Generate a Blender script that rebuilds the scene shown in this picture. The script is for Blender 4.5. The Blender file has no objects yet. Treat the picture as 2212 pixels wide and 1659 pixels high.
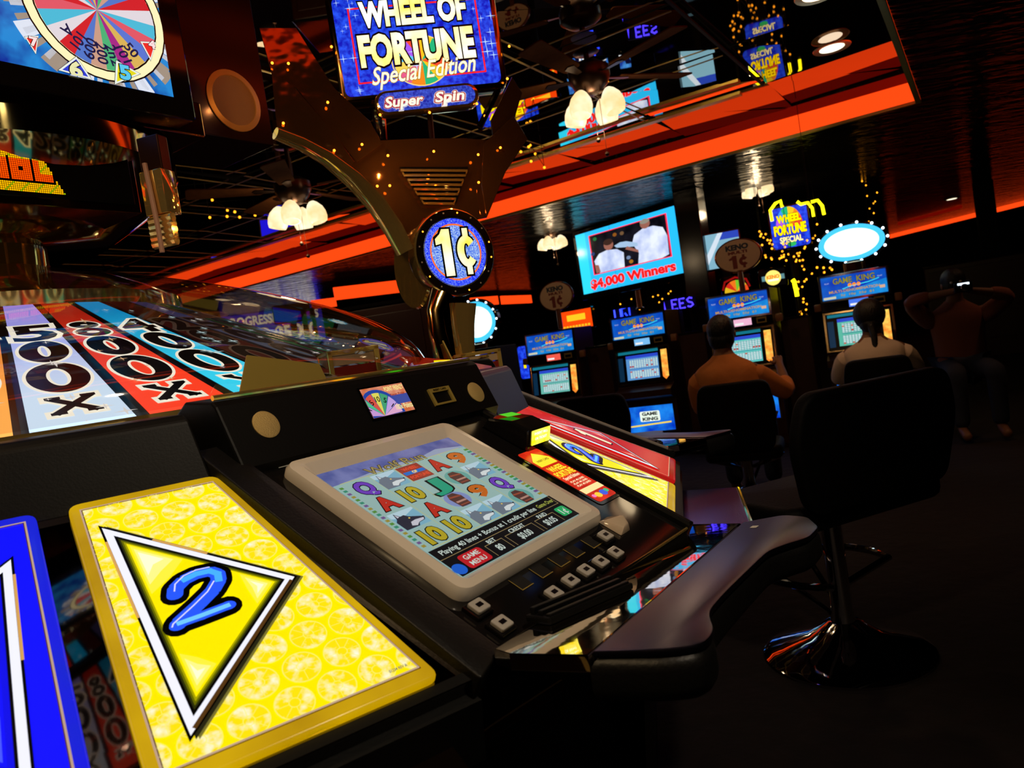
import bpy, bmesh, math, random
from math import sin, cos, tan, pi, radians, degrees, sqrt, hypot, atan2, acos
from mathutils import Vector, Matrix, geometry
SC = bpy.context.scene
COL = SC.collection
# ------------------------------------------------------------------ camera, world, exposure, lamps
FPX, CX, CY, EYE = 1600.0, 1106.0, 829.5, 1.2
ROLL, PITCH = radians(8.7), radians(-2.4)
FW = Vector((0, cos(PITCH), sin(PITCH)))
_r0 = Vector((1, 0, 0)); _u0 = _r0.cross(FW)
CR = _r0*cos(ROLL) - _u0*sin(ROLL); CU = CR.cross(FW)
CAM = Vector((0, 0, EYE))
cd = bpy.data.cameras.new('camera'); cam = bpy.data.objects.new('camera', cd); COL.objects.link(cam)
cam.matrix_world = Matrix(((CR.x, CU.x, -FW.x, 0), (CR.y, CU.y, -FW.y, 0), (CR.z, CU.z, -FW.z, EYE), (0, 0, 0, 1)))
cd.sensor_fit = 'HORIZONTAL'; cd.sensor_width = 23.6; cd.lens = 23.6*FPX/2212; cd.clip_start = 0.03; cd.clip_end = 200
cd.dof.use_dof = True; cd.dof.focus_distance = 1.55; cd.dof.aperture_fstop = 5.0
SC.camera = cam
w = bpy.data.worlds.new('world'); SC.world = w; w.use_nodes = True
w.node_tree.nodes['Background'].inputs[0].default_value = (1.0, 0.62, 0.35, 1)
w.node_tree.nodes['Background'].inputs[1].default_value = 0.002
SC.view_settings.view_transform = 'Standard'; SC.view_settings.look = 'None'
SC.view_settings.exposure = 0.0; SC.view_settings.gamma = 1.0

def ray(x, y): return FW + CR*((x-CX)/FPX) - CU*((y-CY)/FPX)
def onz(x, y, z):
    d = ray(x, y); return CAM + d*((z-EYE)/d.z)
def ond(x, y, D): return CAM + ray(x, y)*D
def onp(x, y, p0, n):
    d = ray(x, y); return CAM + d*((Vector(p0)-CAM).dot(n)/d.dot(n))
def az(a): return Vector((sin(radians(a)), cos(radians(a)), 0))

def lamp(name, loc, power, col, size=0.1, spot=None, direction=(0, 0, -1)):
    ld = bpy.data.lights.new(name, 'SPOT' if spot else 'POINT')
    ld.energy = power; ld.color = col; ld.shadow_soft_size = size
    if spot: ld.spot_size = radians(spot); ld.spot_blend = 0.6
    o = bpy.data.objects.new(name, ld); COL.objects.link(o); o.location = loc
    o.rotation_euler = Vector(direction).to_track_quat('-Z', 'Y').to_euler()
    return o
lamp('fill_spot', (0.9, 0.2, 2.8), 54, (1.0, 0.82, 0.60), 0.07, 70, (-1.0, 1.0, -1.9))  # unseen spot added to brighten the cream screen frame
lamp('fill_spot', (-0.9, 0.1, 2.8), 38, (1.0, 0.70, 0.36), 0.07, 80, (.45, 1.4, -1.6))  # unseen spot added and aimed at the gold plate
lamp('fill_spot', (2.2, 4.6, 2.8), 26, (1.0, 0.55, 0.25), 0.07, 80)  # unseen spot added over the players' side
lamp('fill_spot', (4.6, 5.6, 2.8), 14, (1.0, 0.5, 0.25), 0.07, 80)  # unseen spot added to lift the dim figure at right

# ------------------------------------------------------------------ materials
def lin(h):
    h = h.lstrip('#'); out = []
    for i in (0, 2, 4):
        c = int(h[i:i+2], 16)/255
        out.append(c/12.92 if c <= 0.04045 else ((c+0.055)/1.055)**2.4)
    return tuple(out)+(1.0,)
MATS = {}
def newmat(key):
    m = bpy.data.materials.new(key); m.use_nodes = True; MATS[key] = m
    return m, m.node_tree.nodes, m.node_tree.links, m.node_tree.nodes['Principled BSDF']
def em(h, s=1.0, rough=0.25, spec=0.3):
    key = 'lit_%s_%.2f_%.2f' % (h, s, rough)
    if key in MATS: return MATS[key]
    m, N, L, b = newmat(key); c = lin(h)
    b.inputs['Base Color'].default_value = (c[0]*.15, c[1]*.15, c[2]*.15, 1)
    b.inputs['Emission Color'].default_value = c; b.inputs['Emission Strength'].default_value = s
    b.inputs['Roughness'].default_value = rough; b.inputs['Specular IOR Level'].default_value = spec
    return m
def emn(h1, h2, scale, s=1.0, kind='noise', lo=0.35, hi=0.65, detail=3, rough=0.2):
    key = 'glit_%s_%s_%g_%g_%s' % (h1, h2, scale, s, kind)
    if key in MATS: return MATS[key]
    m, N, L, b = newmat(key)
    tc = N.new('ShaderNodeTexCoord')
    if kind == 'voro':
        t = N.new('ShaderNodeTexVoronoi'); t.inputs['Scale'].default_value = scale; out = t.outputs['Distance']
    else:
        t = N.new('ShaderNodeTexNoise'); t.inputs['Scale'].default_value = scale; t.inputs['Detail'].default_value = detail; out = t.outputs['Fac']
    L.new(tc.outputs['Object'], t.inputs['Vector'])
    r = N.new('ShaderNodeValToRGB'); r.color_ramp.elements[0].position = lo; r.color_ramp.elements[1].position = hi
    r.color_ramp.elements[0].color = lin(h1); r.color_ramp.elements[1].color = lin(h2)
    L.new(out, r.inputs[0]); L.new(r.outputs[0], b.inputs['Emission Color'])
    b.inputs['Emission Strength'].default_value = s
    b.inputs['Base Color'].default_value = (.02, .02, .02, 1); b.inputs['Roughness'].default_value = rough
    b.inputs['Specular IOR Level'].default_value = 0.3
    return m
def pbr(key, col, rough=0.5, metal=0.0, bump=0.0, bscale=30.0, stretch=None, vary=0.0, spec=0.5, coat=0.0):
    if key in MATS: return MATS[key]
    m, N, L, b = newmat(key)
    c = lin(col) if isinstance(col, str) else tuple(col)+(1,)
    b.inputs['Base Color'].default_value = c
    b.inputs['Roughness'].default_value = rough; b.inputs['Metallic'].default_value = metal
    b.inputs['Specular IOR Level'].default_value = spec; b.inputs['Coat Weight'].default_value = coat
    tc = N.new('ShaderNodeTexCoord'); mp = N.new('ShaderNodeMapping'); L.new(tc.outputs['Object'], mp.inputs[0])
    if stretch: mp.inputs['Scale'].default_value = stretch
    nz = N.new('ShaderNodeTexNoise'); nz.inputs['Scale'].default_value = bscale; nz.inputs['Detail'].default_value = 3
    L.new(mp.outputs[0], nz.inputs['Vector'])
    if bump:
        bp = N.new('ShaderNodeBump'); bp.inputs['Strength'].default_value = bump; bp.inputs['Distance'].default_value = 0.02
        L.new(nz.outputs['Fac'], bp.inputs['Height']); L.new(bp.outputs[0], b.inputs['Normal'])
    v = vary or 0.08
    mx = N.new('ShaderNodeMixRGB'); mx.blend_type = 'MULTIPLY'; mx.inputs[0].default_value = v
    mx.inputs[1].default_value = c; L.new(nz.outputs['Fac'], mx.inputs[2]); L.new(mx.outputs[0], b.inputs['Base Color'])
    return m
BLACK = pbr('black_textured_plastic', (.0045, .0045, .0042), 0.45, 0, 0.03, 260, spec=.18)
BLACKG = pbr('black_gloss', (.008, .007, .007), 0.06, 0, 0, 30, spec=0.6)
MATTE = pbr('matte_black', (.006, .005, .005), 0.8)
LEATH = pbr('black_leatherette', (.006, .0055, .005), 0.42, 0, 0.06, 180, spec=.35)
GOLD = pbr('polished_gold', (.95, .66, .20), 0.08, .82, 0.03, 7, vary=.05)
GOLDM = pbr('satin_gold', (.62, .46, .10), 0.32, .45, 0.02, 20)
GOLDD = pbr('bronze_mirror', (.62, .34, .10), 0.10, 1, 0.05, 9)
BRASSP = pbr('brushed_brass_grille', (.70, .50, .18), 0.55, 0.4, 0.3, 600)
CHROME = pbr('chrome', (.85, .85, .88), 0.06, 1)
DMIR = pbr('smoked_mirror', (.26, .24, .22), 0.03, 1)
STEELB = pbr('brushed_armrest_metal', (.10, .085, .13), 0.32, 1, 0.02, 40, stretch=(1, 30, 1))
CREAM = pbr('cream_plastic', (.88, .80, .69), 0.22, 0, 0, 30)
WHITEP = pbr('white_button_plastic', (.55, .52, .48), 0.2)
LABELM = pbr('paper_label', (.75, .72, .66), 0.6)
MAROON = pbr('dark_maroon_laminate', (.05, .012, .006), 0.35, 0, 0, 8, vary=.5)
WOOD = pbr('dark_walnut', (.07, .02, .008), 0.35, 0, 0.05, 12, stretch=(1, 12, 1), vary=.6)
FABRIC = pbr('black_chair_vinyl', (.0025, .0025, .003), 0.6, 0, 0.1, 90, spec=.12)
SKIN = pbr('brown_skin', (.22, .09, .04), 0.55)
HAIR = pbr('black_hair', (.008, .006, .006), 0.45, 0, 0.4, 120, stretch=(1, 1, .2))
FAM = pbr('fan_blade_walnut', (.13, .045, .014), 0.95, 0, 0, 20, vary=.5, spec=.04)
INK = em('#0a0608', 0.02)
WHT = em('#ffffff', 1.0)
AMBER = em('#ff8a20', 5.0)
AMBERS = em('#ffa01c', 2.6)

# ------------------------------------------------------------------ geometry helpers
def finish(name, bm, mats, parent=None, smooth=False):
    me = bpy.data.meshes.new(name)
    bm.normal_update()
    bm.to_mesh(me); bm.free()
    if not isinstance(mats, (list, tuple)): mats = [mats]
    for m in mats: me.materials.append(m)
    if smooth:
        for p in me.polygons: p.use_smooth = True
        try: me.set_sharp_from_angle(angle=radians(38))
        except Exception: pass
    o = bpy.data.objects.new(name, me); COL.objects.link(o)
    if parent: o.parent = parent
    return o
class Fr:
    def __init__(s, o, X=(1, 0, 0), Y=(0, 1, 0), Z=None):
        s.o = Vector(o); s.X = Vector(X).normalized(); s.Y = Vector(Y).normalized()
        s.Z = s.X.cross(s.Y).normalized() if Z is None else Vector(Z).normalized()
    def __call__(s, a, b, c=0.0): return s.o + s.X*a + s.Y*b + s.Z*c
    def mv(s, a, b, c=0.0): return Fr(s(a, b, c), s.X, s.Y, s.Z)
    def rot(s, deg):
        t = radians(deg); return Fr(s.o, s.X*cos(t)+s.Y*sin(t), s.Y*cos(t)-s.X*sin(t), s.Z)
ID = Fr((0, 0, 0))
def bevel(bm, geom, r, seg=2):
    es = [e for e in geom if isinstance(e, bmesh.types.BMEdge)]
    bmesh.ops.bevel(bm, geom=es, offset=r, segments=seg, affect='EDGES', profile=0.5, clamp_overlap=True)
def box(bm, fr, x0, x1, y0, y1, z0, z1, bev=0.0, seg=2):
    v = [bm.verts.new(fr(x, y, z)) for x in (x0, x1) for y in (y0, y1) for z in (z0, z1)]
    fs = [(0, 1, 3, 2), (4, 6, 7, 5), (0, 4, 5, 1), (2, 3, 7, 6), (0, 2, 6, 4), (1, 5, 7, 3)]
    ff = [bm.faces.new([v[i] for i in f]) for f in fs]
    bmesh.ops.recalc_face_normals(bm, faces=ff)
    if bev: bevel(bm, list({e for f in ff for e in f.edges}), bev, seg)
def prism(bm, fr, pts, z0, z1, bev=0.0, seg=2, mat=0):
    n = len(pts); a = [bm.verts.new(fr(p[0], p[1], z0)) for p in pts]; b = [bm.verts.new(fr(p[0], p[1], z1)) for p in pts]
    ff = [bm.faces.new(a[::-1]), bm.faces.new(b)]
    for i in range(n): ff.append(bm.faces.new([a[i], a[(i+1) % n], b[(i+1) % n], b[i]]))
    for f in ff: f.material_index = mat
    bmesh.ops.recalc_face_normals(bm, faces=ff)
    if bev: bevel(bm, list({e for f in ff[:2] for e in f.edges}), bev, seg)
def rr(x0, x1, y0, y1, r, n=5):
    out = []
    for cx, cy, a0 in ((x1-r, y1-r, 0), (x0+r, y1-r, 90), (x0+r, y0+r, 180), (x1-r, y0+r, 270)):
        for i in range(n+1):
            t = radians(a0+90*i/n); out.append((cx+r*cos(t), cy+r*sin(t)))
    return out
def rpoly(pts, r, n=5):
    out = []; N = len(pts)
    for i in range(N):
        p = Vector(pts[i]); a = (Vector(pts[i-1])-p); b = (Vector(pts[(i+1) % N])-p)
        rad = r if not isinstance(r, (list, tuple)) else r[i]
        if rad <= 0: out.append(tuple(p)); continue
        A = p+a.normalized()*min(rad, a.length*.45); B = p+b.normalized()*min(rad, b.length*.45)
        for k in range(n+1):
            t = k/n; q = A*(1-t)**2+p*2*t*(1-t)+B*t*t; out.append((q.x, q.y))
    return out
def tube(bm, pts, r, seg=8, cap=True, closed=False, ref=None):
    pts = [Vector(p) for p in pts]; rings = []; n = len(pts); up = None
    for i, p in enumerate(pts):
        if closed: d = pts[(i+1) % n]-pts[i-1]
        else: d = pts[min(i+1, n-1)]-pts[max(i-1, 0)]
        d.normalize()
        if up is None:
            up = Vector(ref) if ref is not None else Vector((0, 0, 1)) if abs(d.z) < .9 else Vector((1, 0, 0))
        s = d.cross(up).normalized(); up = s.cross(d).normalized()
        R = r[i] if isinstance(r, (list, tuple)) else r
        if isinstance(R, (int, float)): R = (R, R)
        rings.append([bm.verts.new(p+s*cos(2*pi*k/seg)*R[0]+up*sin(2*pi*k/seg)*R[1]) for k in range(seg)])
    m = n if closed else n-1
    ff = []
    for i in range(m):
        a, b = rings[i], rings[(i+1) % n]
        for k in range(seg): ff.append(bm.faces.new([a[k], a[(k+1) % seg], b[(k+1) % seg], b[k]]))
    if cap and not closed: ff.append(bm.faces.new(rings[0][::-1])); ff.append(bm.faces.new(rings[-1]))
    bmesh.ops.recalc_face_normals(bm, faces=ff)
def lathe(bm, fr, prof, seg=24, cap0=True, cap1=True, arc=(0, 360), sx=1.0, sy=1.0):
    full = abs(arc[1]-arc[0]-360) < 1e-6; m = seg if full else seg+1; rings = []
    for r, z in prof:
        rings.append([bm.verts.new(fr(r*sx*cos(radians(arc[0]+(arc[1]-arc[0])*k/seg)), r*sy*sin(radians(arc[0]+(arc[1]-arc[0])*k/seg)), z)) for k in range(m)])
    ff = []
    for a, b in zip(rings[:-1], rings[1:]):
        for k in range(seg):
            j = (k+1) % m; ff.append(bm.faces.new([a[k], a[j], b[j], b[k]]))
    if full and cap0: ff.append(bm.faces.new(rings[0][::-1]))
    if full and cap1: ff.append(bm.faces.new(rings[-1]))
    bmesh.ops.recalc_face_normals(bm, faces=ff)
def ball(bm, c, r, seg=12, fr=None, sx=1, sy=1, sz=1):
    fr = fr or Fr(c); fr = Fr(c, fr.X, fr.Y, fr.Z)
    n = max(4, seg//2); prof = [(max(sin(pi*i/n), .02)*r, -cos(pi*i/n)*r*sz) for i in range(n+1)]
    lathe(bm, fr, prof, seg, sx=sx, sy=sy)
def poly3(bm, pts, mat=0):
    f = bm.faces.new([bm.verts.new(p) for p in pts]); f.material_index = mat; return f

# thing: an Empty at the base that parents its parts
class T:
    def __init__(s, name, label, cat, loc=(0, 0, 0), rz=0.0, group=None):
        o = bpy.data.objects.new(name, None); COL.objects.link(o); o.location = loc; o.rotation_euler = (0, 0, rz)
        o.empty_display_size = .05
        o['label'] = label; o['category'] = cat
        if group: o['group'] = group
        s.o = o; s.M = Matrix.Translation(Vector(loc)) @ Matrix.Rotation(rz, 4, 'Z'); s.I = s.M.inverted()
        s.cam = s.I @ CAM; s.R3 = s.I.to_3x3()
    def px(s, fr, x, y):
        d = s.R3 @ ray(x, y); t = (fr.o-s.cam).dot(fr.Z)/d.dot(fr.Z); q = s.cam+d*t-fr.o
        return (q.dot(fr.X), q.dot(fr.Y))
    def w2l(s, p): return s.I @ Vector(p)
    def part(s, name, bm, mat, parent=None, smooth=False, label=None):
        o = finish(name, bm, mat, parent or s.o, smooth)
        if label: o['label'] = label
        return o
def tag(o, label, cat, group=None, kind=None):
    if label: o['label'] = label
    if cat: o['category'] = cat
    if group: o['group'] = group
    if kind: o['kind'] = kind
    return o
def struct(name, bm, mat, smooth=False):
    o = finish(name, bm, mat, None, smooth); o['kind'] = 'structure'; return o
def NB(): return bmesh.new()

# flat printed / backlit artwork with real layer thickness
_tc = {}
def tmesh(s, off):
    k = (s, off)
    if k not in _tc:
        c = bpy.data.curves.new('t', 'FONT'); c.body = s; c.offset = off; c.resolution_u = 3
        o = bpy.data.objects.new('t', c); me = bpy.data.meshes.new_from_object(o)
        vs = [(v.co.x, v.co.y) for v in me.vertices]; fs = [tuple(p.vertices) for p in me.polygons]
        bpy.data.objects.remove(o); bpy.data.curves.remove(c); bpy.data.meshes.remove(me)
        if not vs: vs = [(0, 0)]
        _tc[k] = (vs, fs)
    return _tc[k]
class Art:
    def __init__(s, fr, lay=0.0005):
        s.fr = fr; s.v = []; s.f = []; s.m = []; s.mats = []; s.lay = lay; s.L = 0; s.clip = None
    def mi(s, m):
        if m not in s.mats: s.mats.append(m)
        return s.mats.index(m)
    def z(s, L=None):
        if L is None: s.L += 1; L = s.L
        return L*s.lay
    def face(s, pts, z, k):
        if s.clip:
            q = [tuple(p) for p in pts]; C_ = s.clip
            for i in range(len(C_)):
                a, b = C_[i], C_[(i+1) % len(C_)]; ins = lambda p: (b[0]-a[0])*(p[1]-a[1])-(b[1]-a[1])*(p[0]-a[0])
                out = []
                for j in range(len(q)):
                    p0, p1 = q[j-1], q[j]; d0, d1 = ins(p0), ins(p1)
                    if d0*d1 < 0: t = d0/(d0-d1); out.append((p0[0]+(p1[0]-p0[0])*t, p0[1]+(p1[1]-p0[1])*t))
                    if d1 >= 0: out.append(p1)
                q = out
                if len(q) < 3: return
            pts = q
        i0 = len(s.v); s.v += [s.fr(p[0], p[1], z) for p in pts]; s.f.append(tuple(range(i0, i0+len(pts)))); s.m.append(k)
    def poly(s, pts, m, L=None):
        if s.clip:
            z = s.z(L); k = s.mi(m)
            for t in geometry.tessellate_polygon([[Vector((p[0], p[1], 0)) for p in pts]]): s.face([pts[j] for j in t], z, k)
            return s
        z = s.z(L); i0 = len(s.v); s.v += [s.fr(p[0], p[1], z) for p in pts]; k = s.mi(m)
        if len(pts) <= 4: s.f.append(tuple(range(i0, i0+len(pts)))); s.m.append(k); return s
        for t in geometry.tessellate_polygon([[Vector((p[0], p[1], 0)) for p in pts]]):
            s.f.append(tuple(i0+j for j in t)); s.m.append(k)
        return s
    def rect(s, x0, x1, y0, y1, m, L=None): return s.poly([(x0, y0), (x1, y0), (x1, y1), (x0, y1)], m, L)
    def rrect(s, x0, x1, y0, y1, r, m, L=None): return s.poly(rr(x0, x1, y0, y1, r, 4), m, L)
    def ell(s, c, rx, ry, m, L=None, n=28, a0=0, a1=360):
        p = [(c[0]+rx*cos(radians(a0+(a1-a0)*i/n)), c[1]+ry*sin(radians(a0+(a1-a0)*i/n))) for i in range(n if a1-a0 >= 360 else n+1)]
        if a1-a0 < 360: p.append(c)
        return s.poly(p, m, L)
    def ring(s, c, rx, ry, w, m, L=None, n=32, a0=0, a1=360):
        z = s.z(L); k = s.mi(m); i0 = len(s.v)
        if s.clip:
            P = [(cos(radians(a0+(a1-a0)*i/n)), sin(radians(a0+(a1-a0)*i/n))) for i in range(n+1)]
            for p, q in zip(P[:-1], P[1:]): s.face([(c[0]+rx*p[0], c[1]+ry*p[1]), (c[0]+rx*q[0], c[1]+ry*q[1]), (c[0]+(rx-w)*q[0], c[1]+(ry-w)*q[1]), (c[0]+(rx-w)*p[0], c[1]+(ry-w)*p[1])], z, k)
            return s
        for i in range(n+1):
            t = radians(a0+(a1-a0)*i/n)
            s.v += [s.fr(c[0]+rx*cos(t), c[1]+ry*sin(t), z), s.fr(c[0]+(rx-w)*cos(t), c[1]+(ry-w)*sin(t), z)]
        for i in range(n):
            j = i0+2*i; s.f.append((j, j+2, j+3, j+1)); s.m.append(k)
        return s
    def line(s, pts, wd, m, L=None, closed=False, ext=.35):
        z = s.z(L); k = s.mi(m); P = [Vector(p) for p in pts]
        if closed: P = P+[P[0]]
        for a, b in zip(P[:-1], P[1:]):
            d = (b-a)
            if d.length < 1e-6: continue
            d.normalize(); n = Vector((-d.y, d.x))*wd/2; e = d*wd*ext
            s.face([(q.x, q.y) for q in (a-e+n, a-e-n, b+e-n, b+e+n)], z, k)
        return s
    def star(s, c, r, m, L=None, n=4, q=.18):
        return s.poly([(c[0]+(r if i % 2 == 0 else r*q)*cos(pi*i/n+pi/2), c[1]+(r if i % 2 == 0 else r*q)*sin(pi*i/n+pi/2)) for i in range(2*n)], m, L)
    def text(s, t, c, h, m, L=None, off=0.015, shear=0.0, rot=0.0, wd=None, xs=1.0):
        """t centred at c, cap height h (font cap ~0.7), wd: total width"""
        vs, fs = tmesh(t, off); ref, _ = tmesh(t, 0.0)
        x0 = min(v[0] for v in ref); x1 = max(v[0] for v in ref)
        y1 = 0.70; sy = h/y1; sx = (wd/(x1-x0)) if wd else sy*xs
        z = s.z(L); k = s.mi(m); i0 = len(s.v); cr, sr = cos(radians(rot)), sin(radians(rot)); xm = (x0+x1)/2; ym = y1/2
        q = []
        for x, y in vs:
            a = (x-xm)*sx+(y-ym)*sy*shear; b = (y-ym)*sy
            q.append((c[0]+a*cr-b*sr, c[1]+a*sr+b*cr))
        if s.clip:
            for f in fs: s.face([q[j] for j in f], z, k)
            return s
        s.v += [s.fr(p[0], p[1], z) for p in q]
        for f in fs: s.f.append(tuple(i0+j for j in f)); s.m.append(k)
        return s
    def otext(s, t, c, h, m, mo, o=0.05, off=0.015, **kw):
        s.text(t, c, h, mo, L=s.L+1, off=off+o, **kw); s.text(t, c, h, m, L=s.L+2, off=off, **kw); s.L += 2; return s
    def one(s, c, h, w_, m, L=None, g=0.0):
        """the digit 1 with a flag, g: outline growth"""
        b = w_*.30
        return s.poly([(c[0]-b-g+w_*.14, c[1]-h/2-g), (c[0]+w_*.5+g, c[1]-h/2-g), (c[0]+w_*.5+g, c[1]+h/2+g), (c[0]-w_*.06-g, c[1]+h/2+g), (c[0]-w_*.24-g, c[1]+h*.40+g*.6), (c[0]-w_*.62-g, c[1]+h*.30+g), (c[0]-w_*.62-g, c[1]+h*.17-g), (c[0]-b-g+w_*.14, c[1]+h*.20-g)], m, L)
    def cent(s, c, h, w_, m, L=None, g=0.0):
        t = w_*.36; r = h*.34
        s.ring(c, w_/2+g, r+g, t+2*g, m, L, n=36, a0=38, a1=322)
        for q in (1, -1): s.rect(c[0]-w_*.12-g, c[0]+w_*.16+g, c[1]+q*(r-t*.5) if q > 0 else c[1]-h/2-g, c[1]+h/2+g if q > 0 else c[1]-(r-t*.5), m, L)
        return s
    def done(s, name, th, parent=None, label=None):
        me = bpy.data.meshes.new(name); me.from_pydata([tuple(v) for v in s.v], [], s.f)
        for m in s.mats: me.materials.append(m)
        me.polygons.foreach_set('material_index', s.m)
        o = bpy.data.objects.new(name, me); COL.objects.link(o)
        p = parent or (th.o if th else None)
        if p: o.parent = p
        if label: o['label'] = label
        return o

# ================================================================== ROOM
RE, RN = az(123), az(33)            # room axes
FR = Fr((0, 0, 0), RE, RN, (0, 0, 1))   # (right, forward) -> note az123 x az33 = +z
ZS, ZC = 2.85, 3.12
def room(p): return (p.dot(RE), p.dot(RN))
E0 = room(onz(1990, 218, ZS))[0]
N0 = room(onz(1400, 378, ZS))[1]
E1, N1 = -13.0, N0-12.0
EW, EE, NS, NN = -30.0, 17.0, -8.0, 30.0
soff = pbr('black_gloss_soffit', (.016, .013, .012), 0.18, 0.04, 2.5, 2.6, stretch=(1, 3, 1), spec=.05)
carpet = pbr('dark_patterned_carpet', (.012, .003, .002), 0.95, 0, 0.4, 14, vary=.9)
bm = NB(); box(bm, FR, EW, EE, NS, NN, -0.05, 0); struct('floor', bm, carpet)
for nm, a in (('wall_back', (EW, EE, NN, NN+.1)), ('wall_front', (EW, EE, NS-.1, NS)), ('wall_left', (EW-.1, EW, NS, NN)), ('wall_right', (EE, EE+.1, NS, NN))):
    bm = NB(); box(bm, FR, *a, 0, 3.3); struct(nm, bm, pbr('dark_wall', (.010, .005, .003), .8, vary=.5, spec=.1))
bm = NB()
box(bm, FR, EW, EE, N0, NN, ZS, 3.3); box(bm, FR, EW, EE, NS, N1, ZS, 3.3)
box(bm, FR, E0, EE, N1, N0, ZS, 3.3); box(bm, FR, EW, E1, N1, N0, ZS, 3.3)
struct('ceiling', bm, soff)
# mirror tiles of the tray, each very slightly out of true as hung panels are
random.seed(5)
bm = NB(); bm2 = NB(); TS = 1.05; ne = int((E0-E1)/TS)+1; nn = int((N0-N1)/TS)+1
for i in range(ne):
    for j in range(nn):
        x1_ = E0-i*TS; x0_ = max(x1_-TS+.006, E1); y1_ = N0-j*TS; y0_ = max(y1_-TS+.006, N1)
        if x1_-x0_ < .05 or y1_-y0_ < .05: continue
        cx_, cy_ = (x0_+x1_)/2, (y0_+y1_)/2
        amp = .016 if j > 0 else .010
        tx, ty = random.uniform(-amp, amp), random.uniform(-amp, amp)
        outer = (j == 0 or i == 0); BMX = bm if not outer else bm2; amp_ = 0
        if outer: tx, ty = random.uniform(-.03, .03), random.uniform(-.022, .022)
        for tri in (((x0_, y0_), (x1_, y0_), (x1_, y1_)), ((x0_, y0_), (x1_, y1_), (x0_, y1_))):
            ex, ey = random.uniform(-.010, .010), random.uniform(-.010, .010)
            poly3(BMX, [FR(a, b, ZC+(a-cx_)*(tx+ex)+(b-cy_)*(ty+ey)) for a, b in tri][::-1])
struct('ceiling_mirror', bm, pbr('tinted_mirror_tile', (.80, .74, .66), 0.012, 1, 0.012, 2.5)); struct('ceiling_mirror_border', bm2, pbr('smoked_mirror_tile', (.34, .27, .25), 0.02, 1, 0.012, 2.5))
bm = NB()
for i in range(2, ne): box(bm, FR, E0-i*TS-.006, E0-i*TS+.006, N1, N0-1.1, ZC-.042, ZC-.036)
for j in range(2, nn): box(bm, FR, E1, E0-1.1, N0-j*TS-.006, N0-j*TS+.006, ZC-.042, ZC-.036)
struct('trim_1', bm, GOLDM)
bm = NB(); box(bm, FR, E1, E0-1.25, N0-1.12, N0-1.04, ZC-.06, ZC-.035)
struct('trim_2', bm, pbr('bright_gold_trim', (.95, .70, .12), .3, .5))
NEON = em('#ff4510', 1.25, .5); NEOND = em('#d01800', 0.20, .5)
bm = NB()
box(bm, FR, E1, E0, N0-.03, N0-.001, ZS, ZS+.165); box(bm, FR, E0-.03, E0-.001, N1, N0-.03, ZS, ZS+.165)
struct('trim_3', bm, NEON)
bm = NB(); box(bm, FR, E1, E0, N0-.03, N0-.001, ZS+.17, ZC-.015); box(bm, FR, E0-.03, E0-.001, N1, N0-.03, ZS+.17, ZC-.015)
struct('trim_4', bm, NEOND)
bm = NB(); box(bm, FR, E0-1.07, E0-1.05, N1, N0-1.1, ZC-.05, ZC-.035); struct('trim_14', bm, MATTE)
bm = NB(); box(bm, FR, E1, E0, N0-.04, N0-.0, ZS-.03, ZS-.004); box(bm, FR, E0-.04, E0, N1, N0-.04, ZS-.03, ZS-.004); struct('trim_5', bm, GOLDM)
# neon fascias of the trays farther down the hall
def fascia(n, a, b, z0, z1, mat):
    pa, pb = onz(*a, z0), onz(*b, z0); d = (pb-pa); fr = Fr(pa, (d.x, d.y, 0), (-d.y, d.x, 0), (0, 0, 1))
    bm = NB(); box(bm, fr, 0, hypot(d.x, d.y), 0, .05, 0, z1-z0); struct('trim_%d' % n, bm, mat)
fascia(6, (1922, 515), (2110, 468), 2.74, 2.845, NEON)
fascia(7, (2138, 462), (2290, 424), 2.74, 2.845, NEON)
fascia(13, (1940, 487), (2075, 450), 2.78, 2.845, NEOND)
fascia(8, (1020, 662), (1078, 657), 2.5, 2.72, NEON)
fascia(9, (1086, 657), (1150, 654), 2.5, 2.72, NEON)
fascia(10, (724, 648), (900, 627), 2.45, 2.65, NEON)
fascia(11, (674, 668), (728, 661), 2.45, 2.60, NEON)
fascia(12, (1984, 570), (2062, 560), 2.2, 2.28, NEOND)
# mirrored black column on the right
bm = NB(); p = onz(2110, 1000, 0); pc = ond(2135, 500, 12.5)
cf = Fr((pc.x, pc.y, 0), RE, RN, (0, 0, 1)); box(bm, cf, -.15, .15, -.15, .15, 0, ZS, .02)
struct('pillar', bm, pbr('black_mirror_pillar', (.012, .010, .010), 0.12, 0.0, 0.08, 3, spec=.5))
# ================================================================== CAROUSEL
CW = Vector((-1.40, 2.11, 0))
TAN = tan(radians(29.6)); CT, ST = cos(radians(29.6)), sin(radians(29.6))
def ring_thing(name, label, cat, a, group=None):
    t = radians(a); return T(name, label, cat, CW, atan2(sin(t), -cos(t)), group)
def L(x, yo, z): return Vector((x, -yo, z))
def deckfr(c=0.0):
    f = Fr(L(0, 1.34, 1.1084), (1, 0, 0), (0, CT, ST)); f.o = f(0, 0, c); return f
def B(yo): return -(yo-1.34)/CT
TH = 'ring_slot'
def wf(a):   # world frame helper at azimuth a of the ring: X player's right, Y up, Z outward
    t = radians(a); return Vector((-cos(t), sin(t), 0)), Vector((sin(t), cos(t), 0))

# round cabinet drum
WDRUM = NB(); lathe(WDRUM, ID, [(1.16, 0), (1.16, 1.02), (1.20, 1.10), (1.20, 1.165), (1.10, 1.165)], 48, cap1=True)
bm = NB(); lathe(bm, ID, [(1.175, 1.166), (1.175, 1.19), (1.155, 1.19), (1.155, 1.166)], 72, cap0=False, cap1=False); WTRIM = bm
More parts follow.
